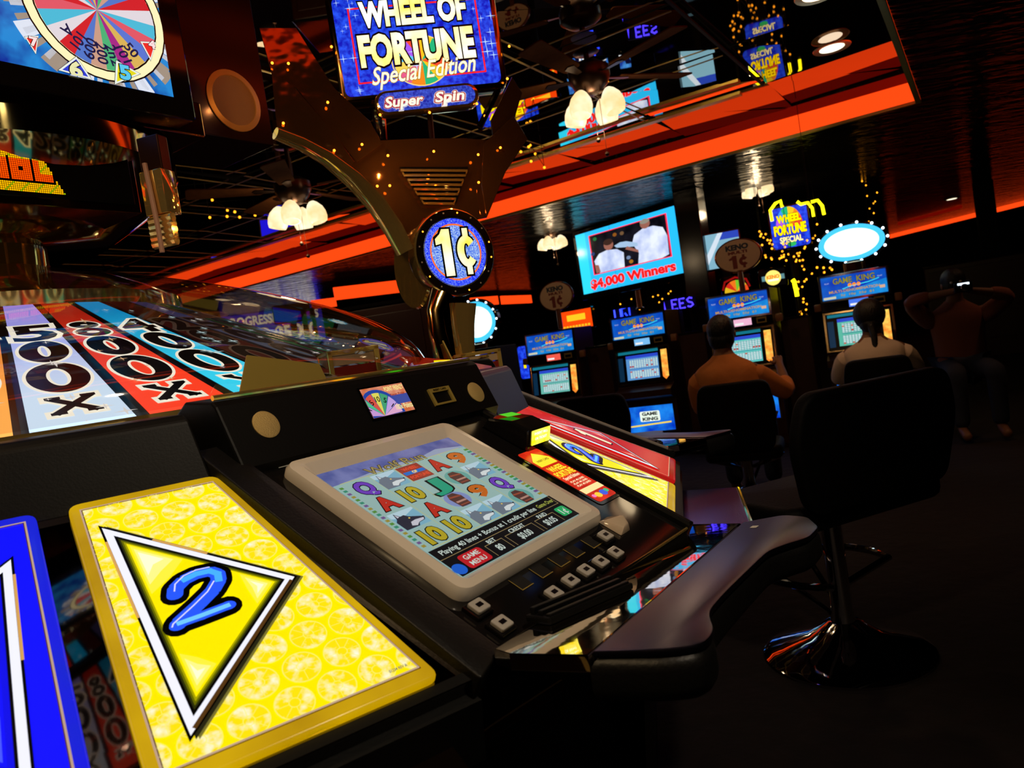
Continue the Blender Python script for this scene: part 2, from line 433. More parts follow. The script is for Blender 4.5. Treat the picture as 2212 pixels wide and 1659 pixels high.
# prize wheel
WR, WZ, WK = 1.15, 1.18, tan(radians(24)); WI = .46
th = T('prize_wheel', 'huge backlit prize wheel with coloured number wedges under the clear dome', 'wheel', CW); wheel_thing = th
th.part('drum', WDRUM, BLACK, smooth=True); th.part('rim_trim', WTRIM, GOLD, smooth=True)
bm = NB(); zi = WZ+(WR-WI)*WK
lathe(bm, ID, [(WR-.005, WZ-.012), (WI, zi-.02), (.02, zi-.02)], 40, cap0=False, cap1=False); th.part('wheel_body', bm, BLACK)
pal = [('#8f8cf0', '#c9e4ff', '500'), ('#a01808', '#ff4020', '800'), ('#0088c8', '#30d8ff', '400'), ('#7a1c10', '#b03018', '200'), ('#d8a020', '#ffe060', '300'), ('#108040', '#40e080', '1000'), ('#a030a0', '#f080e0', '250'), ('#c85010', '#ffb050', '600')]
def segmat(h1, h2):
    k = 'seg_'+h1
    if k in MATS: return MATS[k]
    m, N, Lk, b = newmat(k)
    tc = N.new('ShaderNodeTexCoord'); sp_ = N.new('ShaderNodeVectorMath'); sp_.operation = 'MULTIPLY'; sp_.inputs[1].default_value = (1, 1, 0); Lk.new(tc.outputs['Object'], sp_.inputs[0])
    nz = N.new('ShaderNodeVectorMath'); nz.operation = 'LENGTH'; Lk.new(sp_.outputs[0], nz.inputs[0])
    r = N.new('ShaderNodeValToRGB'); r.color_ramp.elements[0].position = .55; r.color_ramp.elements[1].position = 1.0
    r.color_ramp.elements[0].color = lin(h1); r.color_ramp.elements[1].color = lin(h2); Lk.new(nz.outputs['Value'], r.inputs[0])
    Lk.new(r.outputs[0], b.inputs['Emission Color']); b.inputs['Emission Strength'].default_value = 1.25
    b.inputs['Base Color'].default_value = (.02, .02, .02, 1); b.inputs['Roughness'].default_value = .3
    return m
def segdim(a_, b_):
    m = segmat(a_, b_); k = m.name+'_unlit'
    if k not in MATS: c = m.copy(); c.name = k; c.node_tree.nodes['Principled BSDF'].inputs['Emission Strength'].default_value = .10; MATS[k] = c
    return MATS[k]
WM = em('#fffff0', 1.05); WML = WM
DK = em('#0c0608', .6, .15)
random.seed(11)
order = {142: 0, 133: 1, 124: 2, 115: 3}
for k in range(40):
    a = 142+9*k-360*((142+9*k)//360)
    idx = order.get(a, (4+k*3) % 8 if a not in order else 0)
    h1, h2, num = pal[idx]
    R, O = wf(a)
    c = Vector((0, 0, 0)) + O*WR + Vector((0, 0, WZ))
    up = (-O + Vector((0, 0, WK))).normalized()
    fr = Fr(c, R, up)
    sl = (WR-WI)/cos(radians(24)); w0 = WR*tan(radians(4.5)); w1 = WI*tan(radians(4.5)); g = .011
    A = Art(fr)
    A.poly([(-w0, 0), (w0, 0), (w1, sl), (-w1, sl)], DK, 0)
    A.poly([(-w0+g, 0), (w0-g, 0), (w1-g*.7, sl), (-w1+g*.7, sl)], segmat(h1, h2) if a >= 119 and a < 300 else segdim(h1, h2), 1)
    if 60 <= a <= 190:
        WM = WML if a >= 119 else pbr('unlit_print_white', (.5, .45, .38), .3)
        A.L = 1
        for ch, rho, hh in [('x', 1.05, .062)]+[(d, 1.05-.128-(.150-.012*i)*i, .150-.022*i) for i, d in enumerate(num[::-1])]:
            v = (WR-rho)/cos(radians(24)); wdt = 2*rho*tan(radians(4.5))
            cw = wdt*(.70 if ch != 'x' else .36)
            if ch == 'x':
                s_ = .5; A.line([(-cw/2, v-.03), (cw/2, v+.035)], .027, WM, 2); A.line([(-cw/2, v+.035), (cw/2, v-.03)], .027, WM, 2)
                for yy in (v-.032, v+.037):
                    A.line([(-cw*.62, yy), (-cw*.3, yy)], .03, WM, 2); A.line([(cw*.3, yy), (cw*.62, yy)], .03, WM, 2)
                A.line([(-cw/2, v-.03), (cw/2, v+.035)], .016, INK, 3); A.line([(-cw/2, v+.035), (cw/2, v-.03)], .016, INK, 3)
                for yy in (v-.032, v+.037):
                    A.line([(-cw*.6, yy), (-cw*.32, yy)], .011, INK, 4); A.line([(cw*.32, yy), (cw*.6, yy)], .011, INK, 4)
            elif ch == '0':
                A.ring((0, v), cw*.56, hh*.56, .044, WM, 2, n=40); A.ring((0, v), cw*.56-.006, hh*.56-.006, .032, INK, 3, n=40)
            elif ch == '8':
                for vv, sc in ((v-hh*.25, 1.0), (v+hh*.27, .86)):
                    A.ring((0, vv), cw*.54*sc, hh*.33*sc, .034, WM, 2)
                for vv, sc in ((v-hh*.25, 1.0), (v+hh*.27, .86)):
                    A.ring((0, vv), cw*.54*sc-.005, hh*.33*sc-.005, .022, INK, 3)
            else:
                A.text(ch, (0, v), hh*.95, WM, 2, off=.09, wd=cw*.95); A.text(ch, (0, v), hh*.95, INK, 3, off=.03, wd=cw*.95)
        for _ in range(9):
            v = random.uniform(.02, sl*.9); ww = (w0+(w1-w0)*v/sl)*.8
            A.star((random.uniform(-ww, ww), v), random.uniform(.006, .02), em('#ffffff' if idx == 0 else '#ffd0a0' if idx == 1 else '#d0f4ff', .8), 5)
    A.done('wheel_wedge', th)
bm = NB(); lathe(bm, ID, [(WI+.012, zi-.012), (WI+.012, zi+.03), (WI-.02, zi+.03), (WI-.10, zi+.015), (.20, zi+.02), (.14, zi+.10), (.14, 1.72)], 48, cap0=False); th.part('hub', bm, GOLD, smooth=True)
# dome
gl, N_, L_, b_ = newmat('clear_dome_plastic')
for n in list(N_):
    if n.type != 'OUTPUT_MATERIAL': N_.remove(n)
tr = N_.new('ShaderNodeBsdfTransparent'); tr.inputs[0].default_value = (.86, .80, .74, 1)
gs = N_.new('ShaderNodeBsdfGlossy'); gs.inputs['Roughness'].default_value = .04; gs.inputs[0].default_value = (1, .95, .9, 1)
lw = N_.new('ShaderNodeLayerWeight'); lw.inputs[0].default_value = .42
mp_ = N_.new('ShaderNodeMapRange'); mp_.inputs[1].default_value = 0; mp_.inputs[2].default_value = 1; mp_.inputs[3].default_value = .06; mp_.inputs[4].default_value = .75
ms = N_.new('ShaderNodeMixShader'); L_.new(lw.outputs['Fresnel'], mp_.inputs[0]); L_.new(mp_.outputs[0], ms.inputs[0]); L_.new(tr.outputs[0], ms.inputs[1]); L_.new(gs.outputs[0], ms.inputs[2])
L_.new(ms.outputs[0], [n for n in N_ if n.type == 'OUTPUT_MATERIAL'][0].inputs[0])
bm = NB(); prof = []
for i in range(25):
    ph = i/24*pi/2*.90; prof.append((1.165*cos(ph)**2.2 if i else 1.165, 1.195+(1.68-1.195)*sin(ph)))
lathe(bm, ID, prof, 96, cap0=False, cap1=False)
wheel_thing.part('dome', bm, gl, smooth=True)

# ------------------------------------------------------------------ player stations
SCR_BLUE = em('#9fd0e8', .8)
def wolf(A, x0, x1, y0, y1, dark=False):
    A.rect(x0, x1, y0, y1, em('#7fb6cf', .75), 3)
    w_, h_ = x1-x0, y1-y0
    def q(pts): return [(x0+w_*p[0], y0+h_*p[1]) for p in pts]
    A.poly(q([(0, .75), (.3, .6), (1, .9), (1, 1), (0, 1)]), em('#b6d4e2', .8), 4)
    g = em('#2b2c3c' if dark else '#6d7886', .8); g2 = em('#c9c9d6' if dark else '#d6dfe2', .8)
    A.poly(q([(0, 0), (0, .5), (.12, .64), (.20, .95), (.32, .72), (.46, .74), (.55, .60), (.90, .40), (.96, .28), (.88, .18), (.62, .14), (.52, 0)]), g, 5)
    A.poly(q([(.40, .30), (.60, .34), (.92, .30), (.86, .20), (.62, .16), (.46, .04), (.30, .12)]), g2, 6); A.poly(q([(.20, .88), (.28, .72), (.18, .68)]), g2, 6); A.ell(q([(.50, .50)])[0], w_*.035, h_*.035, em('#f0d060', .8), 7, n=8)
    A.ell(x0+w_*.93 and (x0+w_*.93, y0+h_*.33), w_*.04, h_*.04, INK, 7, n=8)
def totem(A, x0, x1, y0, y1, bg):
    w_, h_ = x1-x0, y1-y0; c = ((x0+x1)/2, (y0+y1)/2)
    A.ell(c, w_*.46, h_*.44, em(bg, .7), 3, n=20)
    br, rd = em('#5a3a36', .7), em('#a0503a', .7)
    A.poly([(c[0]-w_*.2, y0+h_*.08), (c[0]+w_*.22, y0+h_*.08), (c[0]+w_*.26, y0+h_*.62), (c[0]+w_*.1, y0+h_*.86), (c[0]-w_*.16, y0+h_*.84), (c[0]-w_*.26, y0+h_*.6)], br, 4)
    A.line([(c[0]-w_*.2, y0+h_*.66), (c[0]+w_*.2, y0+h_*.62)], h_*.08, rd, 5)
    A.line([(c[0]-w_*.16, y0+h_*.36), (c[0]+w_*.2, y0+h_*.36)], h_*.09, em('#c09080', .7), 5)
    A.line([(c[0]-w_*.16, y0+h_*.18), (c[0]+w_*.2, y0+h_*.18)], h_*.05, rd, 5)

def station(a, label, full=True):
    th = ring_thing('slot_station', label, 'slot machine', a)
    D = deckfr(-.015)
    # cabinet under the deck
    bm = NB()
    prof = [(1.23, 0), (1.23, 1.06), (1.34, 1.075), (1.797, .822), (1.790, .812), (1.48, .985), (1.48, .72), (1.64, .68), (1.60, 0)]
    sf = Fr((0, 0, 0), (0, -1, 0), (0, 0, 1), (-1, 0, 0))
    prism(bm, sf, prof, -.345, .255, .006)
    th.part('cabinet', bm, BLACK)
    bm = NB(); prism(bm, D, [(-.238, .0), (.352, .0), (.352, B(1.812)), (-.238, B(1.80))], -.02, 0, .003); th.part('deck_plate', bm, BLACKG)
    # rails
    bm = NB(); prism(bm, D, rpoly([(-.292, .03), (-.238, .03), (-.238, B(1.80)), (-.30, B(1.815))], .006), -.05, .018, .012, 3); th.part('side_rail', bm, LEATH, smooth=True)
    if not full:
        bm = NB(); tube(bm, [D(-.262, -.02, .021), D(-.266, B(1.80), .021)], .006, 8); th.part('rail_edge', bm, pbr('grey_rail_edge', (.35, .32, .30), .4), smooth=True)
    bm = NB(); prism(bm, D, [(.353, .0), (.372, .0), (.372, B(1.815)), (.353, B(1.815))], -.05, .012, .005); th.part('side_rail', bm, BLACK)
    # header
    hp = [(1.375, 1.088), (1.331, 1.186), (1.322, 1.194), (1.25, 1.20), (1.20, 1.17), (1.20, 1.06), (1.36, 1.06)]
    bm = NB(); prism(bm, sf, hp, -.415, .255, .004, 2); hd = th.part('header', bm, BLACK)
    bm = NB(); tube(bm, [L(-.25, 1.320, 1.200), L(.40, 1.320, 1.200)], .0045, 8); th.part('gold_lip', bm, GOLD, hd, True)
    HF = Fr(L(0, 1.375, 1.088), (1, 0, 0), (0, .044, .098)); HF.o = HF(0, 0, .0008)
    P = lambda x, y: th.px(HF, x, y)
    if full:
        hw = (P(575, 917), P(1028, 847)); tc1 = P(774, 840); tc2 = P(897, 888); cr1 = P(922, 843); cr2 = P(984, 868)
        station.ref = (hw, tc1, tc2, cr1, cr2)
    hw, tc1, tc2, cr1, cr2 = station.ref
    for c in hw:
        bm = NB(); lathe(bm, HF.mv(c[0], c[1]), [(.024, -.002), (.024, .001), (.022, .002)], 32); th.part('speaker_grille', bm, BRASSP, hd, True)
    A = Art(HF.mv(0, 0, .001))
    x0, x1, y1, y0 = tc1[0], tc2[0], tc1[1]-.003, tc2[1]+.003
    xm, ym = (x0+x1)/2, (y0+y1)/2; W = x1-x0; H = y1-y0
    A.rect(x0-.004, x1+.004, y0-.004, y1+.004, INK, 0); A.rect(x0, x1, y0, y1, emn('#e07040', '#f0a080', 60, .8), 1); A.rect(xm, x1, y0+H*.3, y0+H*.62, em('#5060c0', .6), 2)
    def clipc(cx, cy, r, a0, a1, m, Ly, n=6):
        pts = [(cx, cy)]+[(cx+r*cos(radians(a0+(a1-a0)*i/n)), cy+r*sin(radians(a0+(a1-a0)*i/n))) for i in range(n+1)]
        A.poly([(min(max(p[0], x0), x1), min(max(p[1], y0), y1)) for p in pts], em(m, .85), Ly)
    cx_, cy_ = x0+W*.26, y0
    clipc(cx_, cy_, H*.92, 0, 180, '#2848a8', 2, 16)
    for i, cc in enumerate(['#e8b0d8', '#c8a8e8', '#48a878', '#e8e060', '#e05848', '#58c890', '#d0a0e0']):
        clipc(cx_, cy_, H*.80, 2+25*i, 25+25*i, cc, 3)
    for i, tt in enumerate(['1', '5', '10', '5', '1']):
        t_ = radians(30+30*i); A.text(tt, (cx_+H*.58*cos(t_), cy_+H*.58*sin(t_)), H*.18, INK, 4, rot=30+30*i-90)
    A.text('POINT FRENZY', (x0+W*.74, y0+H*.86), H*.15, em('#ffe890', .9), 5, wd=W*.46, off=.03)
    A.text('Next Prize', (x0+W*.76, y0+H*.64), H*.08, em('#a02020', .7), 5, wd=W*.34)
    A.text('100x Points', (x0+W*.78, y0+H*.20), H*.17, em('#f4e8a0', .9), 5, wd=W*.40, off=.03)
    A.done('player_display', th, hd)
    bm = NB(); cx0, cx1, cy1, cy0 = cr1[0], cr2[0], cr1[1], cr2[1]
    for q in ((cx0, cx1, cy1-.009, cy1), (cx0, cx1, cy0, cy0+.004), (cx0, cx0+.007, cy0+.004, cy1-.009), (cx1-.007, cx1, cy0+.004, cy1-.009)):
        box(bm, HF, *q, -.003, .004)
    cr_ = th.part('card_reader', bm, GOLDM, hd)
    A = Art(HF.mv(0, 0, .0042)); A.text('INSERT CARD', ((cx0+cx1)/2, cy1-.0045), .0045, INK, 1, wd=(cx1-cx0)*.6); A.done('card_reader_lettering', th, cr_)
    # screen
    sx0, sx1, sy0, sy1 = -.160, .170, B(1.692), B(1.424)
    bm = NB(); DF = deckfr(0)
    fo = rr(sx0-.038, sx1+.040, sy0-.032, sy1+.042, .022, 5); fi = rr(sx0, sx1, sy0, sy1, .004, 5); fm = rr(sx0-.018, sx1+.020, sy0-.016, sy1+.020, .014, 5); fo2 = rr(sx0-.034, sx1+.036, sy0-.028, sy1+.038, .02, 5)
    rings = [[bm.verts.new(DF(p[0], p[1], z)) for p in rg] for rg, z in ((fo, -.018), (fo, -.004), (fo2, .004), (fm, .007), (fi, -.006))]
    n = len(fo)
    ff = [bm.faces.new([r1[i], r1[(i+1) % n], r2[(i+1) % n], r2[i]]) for r1, r2 in zip(rings[:-1], rings[1:]) for i in range(n)]
    bmesh.ops.recalc_face_normals(bm, faces=ff)
    sfm = th.part('screen_frame', bm, CREAM, smooth=True)
    A = Art(DF.mv(0, 0, -.0058), .00025); W, H = sx1-sx0, sy1-sy0
    X = lambda u: sx0+W*u
    Y = lambda v: sy0+H*v
    A.rect(sx0, sx1, sy0, sy1, em('#a8ceca', .62), 0)
    A.rect(sx0, sx1, Y(.87), sy1, emn('#4c5aa8', '#8890d0', 20, .6), 1)
    A.poly([(sx0, Y(.87)), (X(.2), Y(.885)), (X(.45), Y(.91)), (X(.6), Y(.885)), (X(.8), Y(.925)), (sx1, Y(.88)), (sx1, Y(.87))], em('#a8b8d8', .6), 2)
    A.text('Wolf Run', (X(.46), Y(.90)), H*.065, em('#5a5030', .6), 3, off=.05, wd=W*.42); A.text('Wolf Run', (X(.46), Y(.90)), H*.065, em('#b0a060', .6), 4, off=.0, wd=W*.42)
    gx0, gx1, gy0, gy1 = .04, .94, .225, .865
    rows = [['Q', 'w', 'F', 'A', '9'], ['A', '10', 'J', 't', 'w'], ['d', 'A', 't', '9', 'Q'], ['10', '10', 'w', 'w', 't']]
    cc = {'Q': '#7040c0', 'A': '#c03020', '9': '#c86820', 'J': '#20a080', '10': '#b8a828'}
    cw, ch = (gx1-gx0)/5, (gy1-gy0)/4
    for r in range(4):
        for c in range(5):
            k = rows[r][c]; a0, a1 = X(gx0+cw*c), X(gx0+cw*(c+1)); b1, b0 = Y(gy1-ch*r), Y(gy1-ch*(r+1)); pw = (a1-a0)*.04
            if k == 'w' or k == 'd': wolf(A, a0+pw, a1-pw, b0+pw, b1-pw, k == 'd')
            elif k == 't': totem(A, a0, a1, b0, b1, '#70b0a8' if c != 2 or r != 2 else '#8898d0')
            elif k == 'F':
                A.rect(a0+pw, a1-pw, b0+pw, b1-pw, em('#a04030', .7), 3); A.rect(a0+pw*2, a1-pw*2, b0+(b1-b0)*.42, b0+(b1-b0)*.6, em('#2070d0', .8), 4)
                A.text('WHEEL', ((a0+a1)/2, b0+(b1-b0)*.76), (b1-b0)*.16, em('#e05030', .8), 5, off=.04, wd=(a1-a0)*.6); A.text('FORTUNE', ((a0+a1)/2, b0+(b1-b0)*.24), (b1-b0)*.16, em('#e05030', .8), 5, off=.04, wd=(a1-a0)*.76)
                A.text('OF', ((a0+a1)/2, b0+(b1-b0)*.51), (b1-b0)*.13, em('#ffe060', .8), 5, off=.04)
            else:
                m_ = em(cc[k], .75); c0 = ((a0+a1)/2, (b0+b1)/2)
                A.text(k, c0, (b1-b0)*.66, INK, 3, off=.09, wd=(a1-a0)*(.52 if len(k) == 1 else .62)); A.text(k, c0, (b1-b0)*.66, m_, 4, off=.05, wd=(a1-a0)*(.52 if len(k) == 1 else .62))
    gl_ = em('#c8c880', .7)
    for c in range(1, 5): A.line([(X(gx0+cw*c), Y(gy0)), (X(gx0+cw*c), Y(gy1))], .0012, gl_, 8)
    A.line([(X(gx0), Y(gy0)), (X(gx1), Y(gy0))], .0015, gl_, 8); A.line([(X(gx0), Y(gy1)), (X(gx1), Y(gy1))], .0015, gl_, 8)
    for i in range(20):
        m_ = em(['#b0a040', '#8060a0', '#40a080', '#60a040'][i % 4], .6)
        A.rect(X(.955), X(.99), Y(.25+.03*i), Y(.25+.03*i+.018), m_, 8); A.rect(X(.008), X(.03), Y(.25+.03*i), Y(.25+.03*i+.018), m_, 8)
    DKB = em('#141418', .5); A.rect(sx0, sx1, sy0, Y(.215), DKB, 8); wt = em('#d8e8e0', .7)
    A.text('Playing 40 lines + Bonus at 1 credit per line', (X(.42), Y(.175)), H*.034, wt, 9, wd=W*.76, off=.01); A.text('Game Over', (X(.90), Y(.175)), H*.03, em('#b0b850', .7), 9, wd=W*.15)
    go = em('#a89060', .6); A.line([(X(.0), Y(.135)), (X(.98), Y(.135)), (X(.98), Y(.21))], .0012, go, 9)
    for u0, u1, t1, t2 in ((.27, .40, 'BET', '80'), (.43, .66, 'CREDIT', '$0.00'), (.69, .86, 'PAID', '$0.05')):
        A.line([(X(u0), Y(.01)), (X(u0), Y(.095)), (X(u1), Y(.095)), (X(u1), Y(.01))], .0012, go, 9)
        A.text(t1, (X((u0+u1)/2), Y(.108)), H*.028, wt, 10); A.text(t2, (X((u0+u1)/2), Y(.05)), H*.045, wt, 10, xs=.75)
    A.rrect(X(.08), X(.24), Y(.012), Y(.115), .006, em('#c02028', .8), 9); A.text('GAME', (X(.16), Y(.088)), H*.03, wt, 10); A.text('MENU', (X(.16), Y(.042)), H*.03, wt, 10)
    A.ell((X(.03), Y(.045)), W*.038, W*.035, em('#2060d0', .8), 9, n=16)
    A.rrect(X(.89), X(.98), Y(.03), Y(.11), .005, em('#28a860', .8), 9); A.text('1¢', (X(.935), Y(.07)), H*.05, wt, 10)
    A.done('game_screen', th, sfm)
    # stickers
    for (u, v, wd_, tx) in ((-.163, B(1.372), .05, '01-01-02'), (.19, B(1.378), .034, '00131')):
        A = Art(DF.mv(0, 0, -.014)); A.rect(u-wd_/2, u+wd_/2, v-.006, v+.006, LABELM, 0); A.text(tx, (u, v), .006, INK, 1, wd=wd_*.8); A.done('sticker', th)
    # bill acceptor
    bx, by = .345, B(1.485)
    bm = NB()
    bf = DF.mv(bx, by, -.015)
    pf = Fr(bf.o, bf.Y*-1, bf.Z, bf.X*-1)
    prism(bm, pf, [(-.085, 0), (-.075, .026), (-.02, .045), (.026, .047), (.036, .012), (.036, 0)], -.040, .045, .005)
    ba = th.part('bill_acceptor', bm, BLACKG)
    A = Art(Fr(pf(.0275, .0435, 0)-bf.X*0, (1, 0, 0), (pf(.0262, .046, 0)-pf(.0362, .012, 0)).normalized()), .0006)
    ff0 = A.fr; A.fr = Fr(pf(.0318, .0285, 0)+bf.X*.0, (1, 0, 0), (pf(.0262, .046, 0)-pf(.0362, .012, 0)).normalized())
    A.rrect(-.036, .036, -.0155, .0155, .003, emn('#ffe000', '#ffff70', 40, 1.3), 1)
    A.text('INSERT BILL', (0, .008), .005, em('#fffff0', 1.6), 2, wd=.05); A.text('OR TICKET', (0, -.003), .005, em('#fffff0', 1.6), 2, wd=.045)
    A.done('lit_slot', th, ba)
    A = Art(Fr(pf(-.05, .0385, 0), (1, 0, 0), (pf(-.075, .026, 0)-pf(-.02, .045, 0)).normalized()), .0012)
    A.poly([(-.03, -.012), (.01, -.02), (.02, .012), (-.02, .018)], em('#30d020', .9), 1); A.done('ticket_light', th, ba)
    # instruction card
    A = Art(DF.mv(.302, B(1.60), -.0135), .0005); hw_, hh_ = .036, .098
    A.rrect(-hw_-.006, hw_+.006, -hh_-.008, hh_+.008, .01, BLACKG, 0); A.rrect(-hw_, hw_, -hh_, hh_, .007, emn('#c01808', '#e83010', 30, 1.0), 1)
    yl, wm = em('#ffe030', 1.1), em('#fff0c0', 1.2)
    A.poly([(-.03, .04), (.03, .04), (.03, .062), (.038*.8, .062), (0, .088), (-.030, .062)], yl, 2); A.text('INSERT CARD', (0, .058), .006, INK, 3, wd=.04)
    A.text('WHEEL', (0, .024), .016, yl, 3, off=.04, wd=.052); A.text('FORTUNE', (0, .004), .016, yl, 3, off=.04, wd=.062); A.text('Special Edition', (0, -.012), .009, wm, 3, wd=.055)
    for i in range(3): A.text('PLAY 40 LINES', (0, -.026-.008*i), .005, wm, 3, wd=.05)
    A.rect(-hw_, hw_, -.068, -.052, em('#ffe8a0', 1.0), 2)
    for c_, r_, cc_ in (((-.012, -.082), .010, '#ffd040'), ((.008, -.082), .011, '#4060e0'), ((.022, -.08), .007, '#40c080'), ((-.026, -.08), .006, '#ff80c0')): A.ell(c_, r_, r_*.8, em(cc_, 1.0), 3, n=12)
    A.done('instruction_card', th)
    # buttons
    def button(u, v, wx, wy, h=.012, cap=WHITEP, mark=True):
        bm = NB(); box(bm, DF.mv(u, v, -.015), -wx/2-.004, wx/2+.004, -wy/2-.004, wy/2+.004, 0, .006, .0015); bb = th.part('button', bm, BLACKG)
        bm = NB(); prism(bm, DF.mv(u, v, -.015), rr(-wx/2, wx/2, -wy/2, wy/2, .003, 3), .006, h, .0015); th.part('button_cap', bm, cap, bb)
        if mark:
            A = Art(DF.mv(u, v, -.015+h)); A.rect(-wx*.22, wx*.22, -wy*.16, wy*.16, em('#181010', .1), 1); A.done('button_legend', th, bb)
    refs = [(1035, 1308), (1085, 1345), (1197, 1280), (1233, 1253), (1266, 1231), (1298, 1212), (1330, 1192), (1308, 1156)]
    if full: station.bp = [th.px(DF.mv(0, 0, -.005), *p) for p in refs]
    for u, v in station.bp: button(u, v, .026, .022)
    # unlit recessed keys with a thin gold edge
    if full: station.kp = [th.px(D, *p) for p in ((1125, 1258), (1168, 1233), (1207, 1210), (1240, 1191), (1277, 1171))]
    for u, v in station.kp:
        A = Art(D.mv(u, v, .0)); A.rect(-.014, .014, -.013, .013, MATTE, 1); A.line([(-.014, .013), (-.014, -.013), (.014, -.013)], .0016, GOLDM, 2); A.done('blank_key', th)
    # large wedge cash-out key
    bm = NB()
    if full: station.ck = th.px(DF.mv(0, 0, -.005), 1335, 1130)
    u, v = station.ck; kf = DF.mv(u, v, -.015)
    vs = [bm.verts.new(kf(x, y, z)) for x, y, z in ((-.018, -.02, 0), (.02, -.02, 0), (.02, .03, 0), (-.018, .03, 0), (-.008, -.016, .014), (.014, -.014, .014), (.012, .0, .024), (-.012, .022, .008))]
    ff = [bm.faces.new([vs[i] for i in f]) for f in ((0, 3, 2, 1), (0, 1, 5, 4), (1, 2, 6, 5), (2, 3, 7, 6), (3, 0, 4, 7), (4, 5, 6, 7))]
    bmesh.ops.recalc_face_normals(bm, faces=ff); bevel(bm, list(bm.edges), .003, 2)
    th.part('service_key', bm, pbr('pearl_plastic', (.7, .55, .4), .12), smooth=True)
    # button plate gold edge
    bm = NB(); tube(bm, [D(-.238, B(1.715), .001), D(-.238, B(1.795), .001), D(.21, B(1.808), .001), D(.352, B(1.812), .001)], .0028, 6); th.part('gold_edge', bm, GOLD, smooth=True)
    # gold shelf, ticket tray, armrest
    bm = NB(); nrm = th.R3 @ Vector((sin(radians(10))*.086, cos(radians(10))*.086, 1)) if full else station.nrm
    station.nrm = nrm; p0_ = th.w2l(onz(1270, 1415, .862)) if full else station.p0; station.p0 = p0_; Xs = Vector((1, 0, -nrm.x/nrm.z)).normalized(); nn_ = nrm.normalized(); SF = Fr(p0_, Xs, nn_.cross(Xs))
    if full:
        station.sh = [th.px(SF, *p) for p in ((1067, 1402), (1100, 1412), (1270, 1415), (1600, 1130), (1492, 1132))]
        station.am = [th.px(SF, *p) for p in ((1270, 1415), (1600, 1130), (1690, 1114), (1745, 1118), (1772, 1140), (1750, 1163), (1705, 1176), (1660, 1192), (1610, 1240), (1562, 1288), (1528, 1328), (1545, 1368), (1522, 1400), (1440, 1412))]
        station.st = th.px(SF, 1630, 1142)
        station.tr = [th.px(SF, *p) for p in ((1138, 1345), (1320, 1268))]
    if full: station.bu = [th.px(SF.mv(0, 0, -.022), *p) for p in ((1010, 1388), (1062, 1424), (1160, 1434), (1270, 1438), (1380, 1440))]
    prism(bm, SF, station.sh, -.02, 0, .002); th.part('mirror_shelf', bm, pbr('bronze_mirror_shelf', (.78, .68, .55), .03, 1, .02, 9))
    (ta, tb), (tc_, td) = station.tr; tx_ = Vector((tc_-ta, td-tb)); tl_ = tx_.length; TF = Fr(SF(ta, tb)+(SF.X*tx_.y-SF.Y*tx_.x).normalized()*.010, SF.X*tx_.x+SF.Y*tx_.y, SF.Y*tx_.x-SF.X*tx_.y)
    bm = NB(); box(bm, TF, 0, tl_, -.032, .012, 0, .010, .003); tt_ = th.part('ticket_tray', bm, BLACK)
    for i in range(3):
        bm = NB(); box(bm, TF, .005, tl_-.005, -.029+.014*i, -.021+.014*i, .009, .013+.003*i, .0015); th.part('tray_ridge', bm, BLACK, tt_)
    arm = rpoly(station.am, [0, .0, .02, .02, .02, .02, .02, .03, .04, .03, .03, .02, .03, .02], 4)
    bm = NB(); prism(bm, SF, arm, -.055, -.004, .016, 4); th.part('armrest_cushion', bm, LEATH, smooth=True)
    cxa = sum(p[0] for p in arm)/len(arm); cya = sum(p[1] for p in arm)/len(arm); ins = [((p[0]-cxa)*.985+cxa, (p[1]-cya)*.95+cya) for p in arm]
    bm = NB(); prism(bm, SF, ins, -.006, .003, .0025, 2); ap = th.part('armrest_plate', bm, STEELB, smooth=True)
    A = Art(SF.mv(station.st[0], station.st[1], .0032)); A.rect(-.010, .010, -.006, .006, LABELM, 1); A.done('sticker', th, ap)
    # front bumper
    bm = NB(); q0, q1 = SF(*station.sh[0], -.001), SF(*station.sh[4], -.001); e0, e1 = D(-.238, B(1.800), -.002), D(.352, B(1.812), -.002); dn = Vector((0, 0, -.05))
    vs = [bm.verts.new(p) for p in (e0, e1, q1, q0, e0+dn, e1+dn, q1+dn, q0+dn)]; ff = [bm.faces.new([vs[i] for i in f]) for f in ((0, 1, 2, 3), (7, 6, 5, 4), (0, 4, 5, 1), (1, 5, 6, 2), (2, 6, 7, 3), (3, 7, 4, 0))]
    bmesh.ops.recalc_face_normals(bm, faces=ff); th.part('shelf_riser', bm, BLACK)
    bm = NB(); tube(bm, [SF(*q, -.022) for q in station.bu], .016, 12); th.part('bumper', bm, LEATH, smooth=True)
    # brass pointer housing above the header: flat mirrored wedge plate
    bm = NB()
    pf_ = Fr(L(0, 1.235, 1.20), (1, 0, 0), (0, .25, .97))
    pts = [th.px(pf_, *q) for q in ((519, 846), (534, 767), (690, 786), (706, 820), (700, 826))] if full else station.pp
    station.pp = pts
    prism(bm, pf_, pts, -.004, 0); th.part('gold_plate', bm, GOLDM)
    return th

S1 = station(125, 'slot machine station with the cream-framed touch screen, nearest and fully seen')
S2 = station(80, 'farther slot machine station of the wheel, only its dark armrest and rail showing', full=False)

